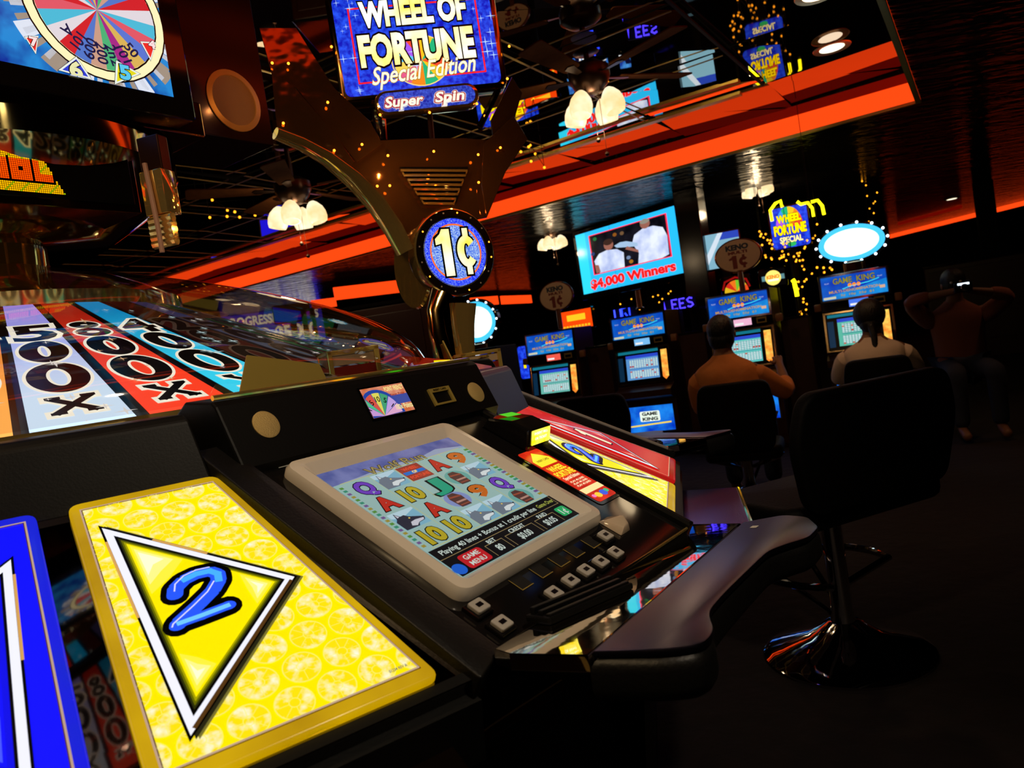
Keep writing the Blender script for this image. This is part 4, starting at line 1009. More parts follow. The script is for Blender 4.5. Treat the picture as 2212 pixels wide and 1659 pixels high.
for i in range(26):
    A.star((random.choice([random.uniform(x0+.01, x0+.1), random.uniform(x1-.1, x1-.01), random.uniform(x0, x1)]), random.uniform(z0+.01, z1-.01)), random.uniform(.008, .026), em('#b8d8ff', 1.1), 4, q=.1)
yw = emn('#ffe000', '#fffff0', 6, 1.3, lo=.3, hi=.6); A.L = 5
fy = z0+H*.44
A.otext('FORTUNE', (xm-.005, fy), .105, yw, INK, o=.05, off=.05, wd=W*.72); A.otext('WHEEL OF', (xm, z0+H*.80), .085, yw, INK, o=.05, off=.05, wd=W*.66)
A.otext('Special Edition', (xm+.01, z0+H*.20), .062, em('#fff8c0', 1.5), em('#a08030', .8), o=.025, off=.01, wd=W*.66, shear=.3, rot=2.5)
A.done('sign_face', th, cs)
PL = SG.mv(0, 0, .02); a_, b_ = th.px(PL, 818, 226), th.px(PL, 1026, 200); zc_ = (a_[1]+b_[1])/2; hw_ = (b_[0]-a_[0])/2; xc_ = (a_[0]+b_[0])/2
bm = NB(); prism(bm, PL, rr(xc_-hw_-.014, xc_+hw_+.014, zc_-.046, zc_+.046, .045, 6), -.05, -.001, .008, 2); pl = th.part('plaque_case', bm, GOLD, smooth=True, label='gold capsule case of the lower plaque')
A = Art(PL, .0008); A.rrect(xc_-hw_, xc_+hw_, zc_-.034, zc_+.034, .033, emn('#1020a0', '#4060e0', 120, .9), 1)
for tx, u in (('Super', -.085), ('Spin', .085)):
    A.text(tx, (xc_+u, zc_), .036, em('#f8f0f0', .9), off=.12, shear=.25, wd=.135 if tx == 'Super' else .105); A.text(tx, (xc_+u, zc_), .036, em('#c01818', .8), off=.09, shear=.25, wd=.135 if tx == 'Super' else .105); A.text(tx, (xc_+u, zc_), .036, em('#ffffe8', 1.0), off=.03, shear=.25, wd=.135 if tx == 'Super' else .105)
A.done('plaque_face', th, pl)
for q in ((821, 248), (928, 243), (1030, 224), (1096, 170), (736, 206), (716, 101), (1100, 100)):
    f = SG.mv(0, 0, .03); u, v = th.px(f, *q); bm = NB(); ball(bm, f(u, v), .0048, 10); th.part('bulb', bm, AMBER, cs, True)
bm = NB()
tube(bm, [th.w2l(ond(928, 245, 2.80)), th.w2l(ond(933, 300, 2.80))], .011, 8); th.part('stem', bm, WOOD, smooth=True)
for u0, u1 in (((808, 238), (818, 300)), ((1075, 195), (1036, 275)), ((826, 250), (830, 302))):
    bm = NB(); tube(bm, [th.w2l(ond(*u0, 2.80)), th.w2l(ond(*u1, 2.80))], .012, 8); th.part('side_tube', bm, CHROME, smooth=True)

# ================================================================== MACHINE ROW
def on_floor(x, y, D):
    p = ond(x, y, D); return Vector((p.x, p.y, 0))
def face(azm): return radians(180-azm)      # rotation so that local -Y faces azimuth azm
def gaming_machine(x, y, D, label, scr, disp, art='#10a8a0', azm=208):
    p = on_floor(x, y, D); th = T('video_gaming_machine', label, 'gaming machine', p, face(azm), 'row of video gaming machines')
    zt = ond(x, y, D).z-.0
    Fm = Fr((0, 0, 0), (1, 0, 0), (0, 0, 1))     # X right, Y up, Z toward player (-y)
    h = zt; w_ = .28
    bm = NB(); sf = Fr((0, 0, 0), (0, -1, 0), (0, 0, 1), (-1, 0, 0))
    prism(bm, sf, [(-.50, 0), (-.50, h), (-.02, h), (0, h-.235), (0, h-.31), (-.055, h-.36), (.0, h-.66), (.02, h-.70), (.16, h-.74), (.16, h-.80), (.02, h-.84), (.02, .05), (.0, 0)], -w_, w_, .004); cb = th.part('cabinet', bm, WOOD)
    # top glass
    G = Fr(Vector((0, -.004, h-.120)), (1, 0, 0), (0, .085, .996)); A = Art(G, .0012)
    A.rect(-.272, .272, -.112, .112, CHROME, 0); A.rect(-.258, .258, -.100, .100, emn('#0838c8', '#1070e0', 5, .8), 1)
    A.poly([(-.20, -.10), (.258, -.10), (.258, .02), (.05, -.02), (-.258, -.08), (-.258, -.1)], emn('#1080e0', '#20a8ff', 8, .8), 2)
    gy = em('#a09838', .8)
    A.text('GAME', (-.085, .055), .048, INK, 3, off=.05, wd=.15); A.text('GAME', (-.085, .055), .048, gy, 4, off=.02, wd=.15); A.text('KING', (.10, .055), .048, INK, 3, off=.05, wd=.14); A.text('KING', (.10, .055), .048, gy, 4, off=.02, wd=.14)
    for i in range(3): A.ell((-.03+.035*i, .005), .016, .018, em('#ff9020', 1.0), 5, n=10)
    A.line([(-.09, -.02), (-.03, -.005), (.12, .01), (.2, .03)], .008, em('#40e0ff', .9), 5)
    A.text('MULTI-DENOMINATION', (0, -.035), .022, em('#d8a830', .8), 6, off=.02, wd=.40); A.text('5¢  10¢  25¢  $1', (.02, -.072), .018, em('#c0b040', .7), 6, off=.02, wd=.26)
    for u in (-.21, .21): A.text('IGT' if 0 else 'PLAY', (u, .045), .012, em('#c8d8ff', .7), 6)
    A.rect(-.25, -.15, -.095, -.075, em('#e0e0c0', .8), 6); A.rect(.20, .24, -.06, -.035, em('#f0c0a0', .8), 6)
    A.done('top_glass', th, cb)
    bm = NB(); g2 = G.mv(0, 0, .0)
    for q in ((-.28, -.262, -.118, .118), (.262, .28, -.118, .118), (-.28, .28, .106, .120), (-.28, .28, -.120, -.106)): box(bm, g2, *q, -.002, .010, .002)
    th.part('glass_trim', bm, CHROME, cb)
    # mid band: display, card reader, speakers
    Mf = Fr(Vector((0, -.002, h-.275)), (1, 0, 0), (0, 0, 1)); bm = NB(); box(bm, Mf, -.28, .28, -.042, .042, 0, .008, .002); mb = th.part('header', bm, BLACKG, cb)
    A = Art(Mf.mv(0, 0, .009), .001); A.rect(-.055, .10, -.028, .034, em(disp, .9), 1); A.rect(-.045, .03, -.018, .0, em('#ffffff', .9), 2); A.done('player_display', th, mb)
    A = Art(Mf.mv(.185, .0, .009), .001); A.rect(-.042, .042, -.024, .028, GOLDM, 1); A.rect(-.032, .032, -.014, .012, INK, 2); A.done('card_reader', th, mb)
    for u in (-.31, .33):
        bm = NB(); box(bm, Mf, u-.03, u+.03, -.035, .035, -.05, 0, .012); th.part('side_lamp', bm, pbr('amber_plastic', (.35, .15, .05), .3), cb, True)
    # screen
    S = Fr(Vector((0, -.026, h-.515)), (1, 0, 0), (0, -.13, .99)); S = Fr(Vector((0, .004, h-.50)), (1, 0, 0), (0, .13, .99))
    A = Art(S.mv(0, 0, .012), .0012); A.rect(-.255, .262, -.165, .150, INK, 0); A.rect(-.245, .16, .122, .148, em('#1890a8', .6), 1)
    A.rect(-.17, .155, -.135, .105, em(scr, .85), 1); A.rect(-.17, .155, .075, .105, em('#3050e0', .8), 2); A.rect(-.25, -.20, -.14, .09, em('#103858', .6), 1)
    random.seed(int(x))
    grid = em('#d8f4f0', .9)
    for i in range(12): A.rect(-.135+.024*i, -.117+.024*i, -.02, .06, grid, 3); A.rect(-.135+.024*i, -.117+.024*i, -.12, -.045, grid, 3)
    for j in range(6): A.rect(-.14, .15, -.03+.016*j, -.026+.016*j, em('#2868a8', .7), 4); A.rect(-.14, .15, -.12+.014*j, -.117+.014*j, em('#2868a8', .7), 4)
    for i in range(12): c_ = random.randrange(12); A.rect(-.135+.024*c_, -.117+.024*c_, (yy := random.choice([-.12, -.09, -.06, -.01, .03])), yy+.012, em('#e06040', .8), 5)
    A.rect(.185, .245, -.13, .13, emn('#ff7018', '#ffd860', 16, 1.1), 1); A.poly([(.185, -.13), (.245, -.13), (.215, -.16)], em('#ff9030', 1.1), 1)
    A.done('game_screen', th, cb)
    bm = NB()
    for q in ((-.28, -.258, -.18, .17), (.258, .28, -.18, .17), (-.28, .28, .152, .172), (-.28, .28, -.182, -.166)): box(bm, S, *q, -.03, .022, .003)
    th.part('screen_trim', bm, pbr('amber_chrome', (.8, .55, .3), .12, 1), cb)
    # buttons & belly glass
    for i in range(6):
        bm = NB(); b0 = Fr(Vector((-.20+.07*i, -.09, h-.735)), (1, 0, 0), (0, 1, .3)); box(bm, b0, -.022, .022, -.014, .014, 0, .014, .003); th.part('button', bm, em('#ffd060', .5) if i < 5 else em('#ff8030', 1.2), cb)
    Bg = Fr(Vector((0, -.026, h-1.02)), (1, 0, 0), (0, 0, 1)); A = Art(Bg, .0012); A.rect(-.25, .25, -.14, .13, CHROME, 0); A.rect(-.235, .235, -.13, .12, emn('#0038d0', '#2090ff', 6, .9), 1)
    A.rrect(-.10, .10, -.03, .07, .015, em('#f0fff0', 1.0), 2); A.text('GAME', (0, .045), .03, em('#303030', .4), 3, off=.05, wd=.15); A.text('KING', (0, -.005), .03, em('#303030', .4), 3, off=.05, wd=.15)
    A.line([(-.2, -.07), (.2, -.05)], .014, em('#ffe040', 1.0), 3); A.done('belly_glass', th, cb)
    return th, h, p
def oval_topper(mx, D, cxp, w_, h_, label, lit=False, base_h=1.4, azm=208):
    p = on_floor(mx[0], mx[1], D); c = ond(*cxp, D)
    th = T('oval_topper_sign', label, 'sign', (c.x, c.y, c.z), face(azm))
    # put the sign plane a little back, over the cabinet
    F_ = Fr((0, .2, 0), (1, 0, 0), (0, 0, 1))
    if not lit:
        bm = NB(); lathe(bm, F_.mv(0, 0, -.03), [(1, 0), (1.04, .008), (1.04, .03), (.97, .034), (.95, .028)], 40, sx=w_, sy=h_); cs = th.part('rim', bm, pbr('copper_rim', (.45, .12, .05), .2, .8), smooth=True)
        A = Art(F_.mv(0, 0, .006), .001); A.ell((0, 0), w_*.96, h_*.96, pbr('cream_sign_face', (.95, .66, .38), .4), 1, n=40)
        nv, rd = pbr('navy_print', (.03, .04, .07), .5), pbr('oxide_red_print', (.30, .03, .01), .5)
        A.text('KENO', (0, h_*.52), h_*.30, nv, 2, off=.06, wd=w_*.95); A.text('MULTI', (0, h_*.20), h_*.16, rd, 2, off=.06, wd=w_*.8); A.one((-w_*.22, -h_*.38), h_*.8, w_*.30, rd, 2); A.cent((w_*.22, -h_*.38), h_*.8, w_*.40, rd, 2)
        A.done('sign_face', th, cs)
        bm = NB(); hh = c.z-base_h; tube(bm, [F_(0, -h_*.9, .0), F_(0, -hh+.01, .0)], .026, 10); th.part('pole', bm, pbr('copper_pole', (.5, .2, .1), .2, .7), smooth=True)
    else:
        bm = NB(); lathe(bm, F_.mv(0, 0, -.10), [(1, 0), (1.10, .03), (1.10, .09), (1.0, .10)], 40, sx=w_, sy=h_); cs = th.part('rim', bm, BLACKG, smooth=True)
        A = Art(F_.mv(0, 0, .002), .001); A.ell((0, 0), w_*.97, h_*.97, em('#48c8ff', 1.2), 1, n=40); A.ell((0, 0), w_*.80, h_*.74, em('#d8fbff', 1.9), 2, n=40)
        A.text('WINNERS', (0, h_*.22), h_*.3, em('#ffffff', 2.2), 3, wd=w_*1.2, off=.04); A.text('CLUB', (0, -h_*.3), h_*.28, em('#ffffff', 2.2), 3, wd=w_*.7, off=.04)
        A.done('sign_face', th, cs)
        for i in range(14):
            t_ = 2*pi*i/14; bm = NB(); ball(bm, F_(w_*1.04*cos(t_), h_*1.05*sin(t_), .01), .012, 8); th.part('bulb', bm, em('#e8f4ff', 5.0), cs, True)
        bm = NB(); hh = c.z-base_h
        n = 9
        for i in range(n): 
            y_ = -h_*1.05-(hh-h_*1.05)*(i+.5)/n
            lathe(bm, Fr(F_(0, y_, 0), (1, 0, 0), (0, 1, 0)), [(.08, -.008), (.095, 0), (.08, .008)], 16)
        tube(bm, [F_(0, -h_*.95, -.02), F_(0, -hh+.005, -.02)], .07, 12)
        th.part('spring_neck', bm, pbr('coiled_bronze', (.5, .3, .15), .2, .9), smooth=True)
    return th
m1 = gaming_machine(1184, 716, 7.60, 'leftmost machine of the row, green screen and red display below its blue glass', '#70c8b8', '#ff6050')
m2 = gaming_machine(1374, 679, 7.20, 'machine below the big television with an unobstructed pale blue screen', '#60a0e0', '#80c8ff')
m3 = gaming_machine(1590, 632, 6.62, 'gaming machine played by the person in the orange shirt', '#60d0c8', '#ffc0e0')
m4 = gaming_machine(1840, 586, 6.42, 'rightmost machine of the row, played by the person in the white shirt', '#60c8b0', '#5080ff')
oval_topper((1184, 716), 7.60, (1184, 640), .19, .15, 'unlit cream oval 1¢ sign on a copper pole over the leftmost machine', base_h=m1[1])
oval_topper((1590, 632), 6.62, (1585, 550), .205, .15, 'unlit cream oval 1¢ sign on a copper pole over the orange-shirted player', base_h=m3[1])
t4 = oval_topper((1840, 586), 6.42, (1836, 521), .28, .165, 'glaring white-blue oval sign ringed with white bulbs, over the white-shirted player', True, base_h=m4[1])
# second glaring oval farther left, on its own cabinet
pz = ond(1015, 700, 8.6)
th = T('distant_cabinet', 'dark gaming cabinet under the glaring oval sign left of the machine row', 'gaming machine', (pz.x, pz.y, 0), face(208))
bm = NB(); box(bm, ID, -.3, .3, -.0, .5, 0, 1.30, .01); cb = th.part('cabinet', bm, MATTE)
A = Art(Fr((0, -.002, 1.18), (1, 0, 0), (0, 0, 1)), .001); A.rect(-.26, .26, -.08, .08, em('#0830a0', .6), 1); A.ell((.02, .04), .06, .02, em('#e0f0ff', 1.0), 2, n=12); A.done('top_glass', th, cb)
oval_topper((1015, 700), 8.6, (1010, 697), .27, .25, 'glaring white-blue oval sign half hidden by the sign post', True, base_h=1.30)
# copper pole sign seen above machine 2
th = T('topper_pole', 'short copper pole standing on the machine below the television', 'pole', ond(1383, 668, 7.35)); bm = NB(); tube(bm, [(0, 0, 0), (0, 0, .19)], .026, 10); th.part('tube', bm, pbr('copper_pole', (.5, .2, .1), .2, .7), smooth=True)
bm = NB(); lathe(bm, ID, [(.045, -.0), (.045, .014), (.028, .02)], 16); th.part('foot', bm, BLACKG, smooth=True)
# pillar-like cabinet spacers between machines
for (x, D, lab) in ((1283, 7.45, 'dark wood spacer cabinet right of the leftmost machine'), (1494, 6.95, 'dark wood spacer cabinet left of the orange-shirted player'), (1722, 6.60, 'dark wood spacer cabinet right of the orange-shirted player')):
    p = on_floor(x, 760, D); th = T('spacer_cabinet', lab, 'cabinet', p, face(208)); bm = NB(); box(bm, ID, -.12, .12, .10, .48, 0, 1.12, .005); cb = th.part('body', bm, WOOD); bm = NB(); box(bm, ID, -.13, .13, .09, .49, 1.12, 1.14, .004); th.part('cap', bm, BLACKG, cb)

# ------------------------------------------------------------------ television with the winners
TD = 10.3
pc = ond(1365, 540, TD); azt = 228.7
th = T('television', 'television showing two people in white shirts above the words $4,000 Winners', 'television', pc, face(azt))
F4 = Fr((0, 0, 0), (1, 0, 0), (0, 0, 1)); k = [th.px(F4, *p) for p in ((1242, 508), (1465, 443), (1490, 588), (1262, 635))]
x0, x1 = (k[0][0]+k[3][0])/2, (k[1][0]+k[2][0])/2; y1, y0 = (k[0][1]+k[1][1])/2, (k[2][1]+k[3][1])/2
bm = NB(); prism(bm, F4, rr(x0-.055, x1+.055, y0-.085, y1+.055, .02, 3), -.10, -.002, .006); cs = th.part('casing', bm, BLACKG)
A = Art(F4, .0012); W, H = x1-x0, y1-y0; X = lambda u: x0+W*u; Y = lambda v: y0+H*v
A.rect(x0, x1, y0, y1, em('#28c0ff', 1.1), 1); A.rect(x0, X(.1), y0, y1, em('#30d8ff', 1.15), 2)
A.rect(X(.135), X(.885), Y(.275), Y(.93), em('#ff3050', 1.1), 3); A.rect(X(.148), X(.872), Y(.290), Y(.915), emn('#050810', '#1c1c28', 5, .8), 4)
wsh, wsh2, sk = emn('#a8b8e8', '#e8f0ff', 4, 1.1), em('#c8dcf8', 1.1), em('#b07060', .8)
A.poly([(X(u), Y(v)) for u, v in ((.20, .29), (.17, .40), (.16, .50), (.22, .60), (.30, .625), (.40, .60), (.46, .52), (.45, .29))], wsh, 5)
A.poly([(X(u), Y(v)) for u, v in ((.165, .30), (.21, .30), (.20, .42), (.16, .44))], sk, 6)
A.ell((X(.325), Y(.70)), W*.048, H*.085, sk, 6, n=18); A.ell((X(.325), Y(.745)), W*.048, H*.05, em('#4a3028', .7), 7, n=14)
A.poly([(X(u), Y(v)) for u, v in ((.58, .29), (.60, .45), (.55, .62), (.58, .74), (.66, .80), (.76, .80), (.84, .74), (.868, .60), (.862, .32), (.80, .29))], wsh, 5)
A.ell((X(.69), Y(.865)), W*.045, H*.075, sk, 6, n=18); A.ell((X(.69), Y(.90)), W*.045, H*.035, em('#b0a898', .7), 7, n=14)
A.poly([(X(u), Y(v)) for u, v in ((.40, .62), (.52, .58), (.60, .56), (.60, .61), (.50, .68), (.44, .69), (.38, .66))], em('#a8c8e8', 1.0), 7)
A.poly([(X(u), Y(v)) for u, v in ((.48, .56), (.60, .46), (.60, .50), (.50, .60))], sk, 8)
for u, v, c_ in ((.2, .85, '#208040'), (.4, .83, '#a06020'), (.52, .35, '#c08020'), (.5, .42, '#8098c0'), (.16, .62, '#204080'), (.47, .82, '#806040')): A.ell((X(u), Y(v)), W*.02, H*.03, em(c_, .8), 9, n=10)
A.L = 10
A.otext('$4,000 Winners', (X(.50), Y(.135)), H*.135, em('#ff1818', 1.1), em('#ff90a0', 1.0), o=.03, off=.04, wd=W*.80)
A.done('winner_picture', th, cs)
bm = NB(); box(bm, F4, -.06, .06, y0-.70, y0-.05, -.22, -.11, .01); box(bm, F4, -.25, .25, y0-.72, y0-.68, -.40, .0, .01)
th.part('stand', bm, BLACKG)
zst = pc.z+y0-.72
th = T('display_cabinet', 'tall black cabinet standing under the winners television', 'cabinet', (pc.x, pc.y, 0), face(azt)); bm = NB(); box(bm, ID, -.5, .4, .02, .5, 0, zst, .01); th.part('body', bm, MATTE)
bm = NB(); box(bm, ID, -.52, .42, 0, .52, zst-.03, zst, .004); th.part('cap', bm, BLACKG)
# dark pillars beside it
for x0p, D, w_ in ((1512, 9.2, .30),):
    p = on_floor(x0p, 600, D); bm = NB(); box(bm, Fr((p.x, p.y, 0), az(123), az(33), (0, 0, 1)), -w_/2, w_/2, -.15, .15, 0, ZS, .01); struct('pillar', bm, pbr('black_pillar', (.01, .009, .012), .15))

# ------------------------------------------------------------------ ceiling fans
def fan(c, D, sc, spin, label):
    p = ond(*c, D); drop = ZC-p.z
    th = T('ceiling_fan', label, 'ceiling fan', p, radians(spin), None)
    mt = pbr('dark_bronze', (.06, .03, .018), .3, .8)
    bm = NB(); lathe(bm, ID, [(.02*sc, .05), (.06*sc, .06), (.10*sc, .11), (.12*sc, .16), (.12*sc, .22), (.07*sc, .26), (.016*sc, .27), (.016*sc, drop-.05), (.07*sc, drop-.045), (.075*sc, drop-.07+.03)], 24); hub = th.part('motor', bm, mt, smooth=True)
    for i in range(5):
        t = 2*pi*i/5; X_ = Vector((cos(t), sin(t), 0)); fr = Fr((0, 0, .17), X_, (-sin(t), cos(t), .18))
        bm = NB(); prism(bm, fr, rpoly([(.19*sc, -.05*sc), (.66*sc, -.075*sc), (.66*sc, .075*sc), (.19*sc, .05*sc)], .03), -.004, .004); bl_ = th.part('blade', bm, FAM)
        bm = NB(); prism(bm, fr, [(.10*sc, -.015), (.24*sc, -.03*sc), (.26*sc, 0), (.24*sc, .03*sc), (.10*sc, .015)], -.010, -.004); th.part('blade_iron', bm, mt, bl_)
    for i in range(4):
        t = 2*pi*i/4+.5; q = Vector((cos(t), sin(t), 0))*.115*sc
        f = Fr(q+Vector((0, 0, .02)), (1, 0, 0), (0, 1, 0)); tilt = Vector((cos(t)*.25, sin(t)*.25, -1)).normalized(); sx_ = tilt.cross(Vector((0, 1, 0))).normalized(); f = Fr(f.o, sx_, tilt.cross(sx_), tilt)
        bm = NB(); lathe(bm, f, [(.018*sc, -.03*sc), (.035*sc, -.015*sc), (.058*sc, .02*sc), (.066*sc, .055*sc), (.064*sc, .09*sc), (.055*sc, .115*sc), (.050*sc, .115*sc), (.045*sc, .06*sc)], 20, cap1=True); th.part('lamp_shade', bm, emn('#ffd090', '#fff2cc', 7, 1.25, rough=.4), smooth=True)
        bm = NB(); tube(bm, [(0, 0, .07), tuple(q*.6+Vector((0, 0, .055))), tuple(q+Vector((0, 0, .04)))], .008, 6); th.part('lamp_arm', bm, mt, smooth=True)
    lamp('fan_lamp_glow', tuple(p+Vector((0, 0, -.17*sc))), 7, (1.0, .72, .42), .06)
    for dx, ln in ((.0, .26), (.05, .34)):
        bm = NB(); tube(bm, [(dx, 0, .06), (dx, 0, .06-ln*sc)], .0018, 5); ball(bm, (dx, 0, .05-ln*sc), .014*sc, 8); th.part('pull_chain', bm, mt, smooth=True)
    return th
fan((1281, 222), 4.9, 1.15, 20, 'ceiling fan with four glowing glass shades hung in the gold-trimmed mirror field')
fan((640, 456), 5.9, 1.2, 60, 'ceiling fan with four glowing glass shades left of the curved gold arm')
fan((1635, 405), 9.8, 1.15, 10, 'small distant ceiling fan above the yellow neon sign')
fan((1192, 520), 11.0, 1.2, 35, 'small distant ceiling fan left of the winners television')
# recessed downlights
for q, z, nm in (((1797, 104), ZC-.04, 'recessed round downlight glowing white near the top right of the mirrored ceiling'), ((2056, 430), ZS-.003, 'tiny recessed downlight glowing above the distant red neon')):
    p = onz(*q, z); th = T('downlight', nm, 'downlight', p)
    bm = NB(); lathe(bm, ID, [(.085, .0), (.10, -.004), (.13, -.006), (.135, .002)], 32, cap0=False, cap1=False); th.part('ring', bm, pbr('brass_trim', (.7, .5, .25), .3, .6), smooth=True)
    bm = NB(); lathe(bm, Fr((0, 0, .0)), [(.088, -.001), (.086, -.003)], 32); th.part('lens', bm, em('#fff0d0', 2.2))

for i, (x_, y_) in enumerate(((.9, .2), (-.9, .1), (2.2, 4.6), (-3.2, 1.0), (-.2, -2.4))):  # added out-of-view fixtures, so the gold surfaces have something bright to reflect
    th = T('downlight', ['added unseen downlight over the front of the main station', 'added unseen downlight over the yellow panel', 'added unseen downlight over the seated players', 'added unseen downlight left of the prize wheel', 'added unseen downlight over the aisle in front of the blue panel'][i], 'downlight', (x_, y_, ZC-.045))
    bm = NB(); lathe(bm, ID, [(.085, .0), (.10, -.004), (.13, -.006), (.135, .002)], 32, cap0=False, cap1=False); th.part('ring', bm, MATS['brass_trim'], smooth=True)
    bm = NB(); lathe(bm, ID, [(.088, -.001), (.086, -.003)], 32); th.part('lens', bm, em('#ffe0b0', 5.0))
# ------------------------------------------------------------------ neon and lit signs behind
def facing(p): return degrees(atan2(-p.x, -p.y)) % 360
def sign_box(name, c, D, w_, h_, label, drawf, azm=None, mount=None, r=.03, case=None):
    p = ond(*c, D); th = T(name, label, 'sign', p, face(azm if azm is not None else facing(p)))
    F_ = Fr((0, 0, 0), (1, 0, 0), (0, 0, 1)); bm = NB(); prism(bm, F_, rr(-w_/2-.02, w_/2+.02, -h_/2-.02, h_/2+.02, r, 4), -.08, -.001, .004); cs = th.part('case', bm, case or BLACKG)
    A = Art(F_, .0015); drawf(A, w_, h_); A.done('sign_face', th, cs)
    bm = NB(); t_ = mount or 'floor'
    if t_ == 'floor': tube(bm, [(0, .05, -h_/2), (0, .05, -p.z+.02)], .05, 8); lathe(bm, Fr((0, .05, -p.z)), [(.25, 0), (.25, .02), (.06, .04)], 20)
    else: tube(bm, [(0, .05, h_/2), (0, .05, ZC-.03-p.z)], .015, 6)
    th.part('support_pole', bm, MATTE, smooth=True)
    return th
def fortune(A, w_, h_):
    A.rrect(-w_/2, w_/2, -h_/2, h_/2, .04, emn('#0818c0', '#2858ff', 20, 1.0), 1)
    for i, cc_ in enumerate(['#ff5030', '#ff9020', '#ffd020', '#20c080', '#40a0ff', '#c060ff']): A.ell((0, h_*.0), w_*.36, h_*.50, em(cc_, 1.0), 2, n=4, a0=30*i, a1=30*i+30)
    y_ = em('#ffd800', 1.6); A.L = 3
    A.otext('WHEEL', (0, h_*.22), h_*.17, y_, INK, o=.04, off=.05, wd=w_*.62); A.otext('FORTUNE', (0, -h_*.05), h_*.22, y_, INK, o=.04, off=.05, wd=w_*.84); A.otext('SPECIAL', (0, -h_*.30), h_*.14, em('#fff0a0', 1.4), INK, o=.03, off=.03, wd=w_*.6)
    A.ell((0, -h_*.42), w_*.12, h_*.06, em('#30c060', 1.0), 3, n=12)
NE = em('#ffee10', 3.2)
tf_ = sign_box('neon_topper_sign', (1706, 490), 8.4, .40, .46, 'blue and gold topper sign framed by curved yellow neon tubes', fortune)
A_ = [[(1668, 478), (1664, 455), (1675, 440), (1686, 434), (1690, 448)], [(1722, 436), (1730, 442), (1745, 438), (1754, 450), (1757, 468)], [(1752, 437), (1766, 433), (1776, 445), (1780, 464)]]
F_ = Fr((0, 0, 0), (1, 0, 0), (0, 0, 1))
for pts in A_:
    bm = NB(); tube(bm, [F_(*tf_.px(F_, *p), .02) for p in pts], .017, 8); tf_.part('neon_tube', bm, NE, smooth=True)
# other brilliant signs whose mirror images fill the ceiling
sign_box('hall_sign', (1185, 775), 12.5, 1.0, .55, 'blue and gold sign hidden behind the leftmost machine of the row', fortune)
def blue_glass(A, w_, h_):
    A.rect(-w_/2, w_/2, -h_/2, h_/2, emn('#1838b0', '#50a8ff', 8, 1.0), 1)
    for i in range(5): A.poly([(-w_*.45+w_*.19*i, -h_*.4), (-w_*.36+w_*.19*i, -h_*.4), (-w_*.25+w_*.19*i, h_*.4), (-w_*.34+w_*.19*i, h_*.4)], em('#e8f0ff' if i % 2 else '#101038', .9), 2)
    A.text('JACKPOT', (0, 0), h_*.3, em('#ffffff', 1.2), 4, wd=w_*.7, off=.04)
sign_box('hall_sign', (1385, 775), 12.0, .95, .5, 'blue striped sign hidden behind the second machine of the row', blue_glass)
def prog(A, w_, h_):
    A.rect(-w_/2, w_/2, -h_/2, h_/2, em('#4838f0', 1.0), 1); A.otext('PROGRESSIVE GAMES', (0, h_*.22), h_*.24, em('#fffbe0', 1.7), em('#ffc020', 1.3), o=.03, off=.03, wd=w_*.92)
    A.L = 5; A.otext('OVER $5,000', (0, -h_*.2), h_*.34, em('#fffbe0', 1.7), em('#ffc020', 1.3), o=.03, off=.03, wd=w_*.84)
sign_box('progressive_sign', (592, 704), 15.8, 2.05, .77, 'bright violet sign reading PROGRESSIVE GAMES seen through the clear dome', prog)
def strip_sign(A, w_, h_):
    A.rect(-w_/2, w_/2, -h_/2, h_/2, em('#e0d8ff', 1.5), 1); A.rect(-w_/2, w_/2, -h_*.5, -h_*.3, em('#2020ff', 1.2), 2); A.text('WINNING MOMENTS', (0, .05*h_), h_*.5, em('#e8c000', 1.3), 3, wd=w_*.9, off=.05)
def orange(A, w_, h_):
    A.rect(-w_/2, w_/2, -h_/2, h_/2, em('#ff4808', 1.1), 1); A.rect(-w_*.3, w_*.3, -h_*.05, h_*.28, em('#ffc020', 1.2), 2); 
    for i in range(9): A.rect(-w_*.45+w_*.1*i, -w_*.38+w_*.1*i, -h_*.42, -h_*.3, em('#ffc020', 1.1), 2)
sign_box('orange_sign', (1245, 690), 10.5, .50, .26, 'glowing orange and yellow sign between the first machine and the television', orange, azm=215)
def shield(A, w_, h_):
    A.rect(-w_*.5, w_*.5, -h_*.5, h_*.5, em('#101010', .3), 1); A.rect(-w_*.46, w_*.46, -h_*.14, h_*.16, em('#70a8b0', .7), 2); A.ell((0, 0), w_*.32, h_*.45, em('#ffe070', 1.3), 3, n=24); A.text('KENO', (0, h_*.06), h_*.2, em('#f08020', 1.1), 4, wd=w_*.5, off=.05); A.rect(-w_*.22, w_*.22, -h_*.2, -h_*.08, em('#fff8d0', 1.4), 4)
sign_box('round_badge_sign', (1670, 600), 7.6, .24, .17, 'small yellow round badge sign above the orange-shirted player', shield)
def screen_pale(A, w_, h_):
    A.rect(-w_/2, w_/2, -h_/2, h_/2, em('#90c8e0', .8), 1); A.rect(-w_*.1, w_/2, h_*.3, h_/2, em('#3050d0', .8), 2); A.poly([(-w_*.5, -h_*.1), (-w_*.1, h_*.5), (w_*.05, h_*.5), (-w_*.5, -h_*.4)], em('#e0f0ff', .9), 3)
sign_box('slot_screen_sign', (1562, 540), 9.0, .40, .42, 'pale blue screen partly hidden behind the oval 1¢ sign', screen_pale)
def wheel_sm(A, w_, h_):
    for i, cc_ in enumerate(['#ff5020', '#f0c020', '#80d030', '#ff8020', '#e03020', '#f0c020']): A.ell((0, -h_*.3), w_*.45, w_*.45, em(cc_, .9), 1, n=4, a0=30*i, a1=30*i+30)
    A.line([(-w_*.5, -h_*.1), (-w_*.4, h_*.3), (0, h_*.48), (w_*.4, h_*.3), (w_*.5, -h_*.1)], .02, em('#a01010', .8), 2)
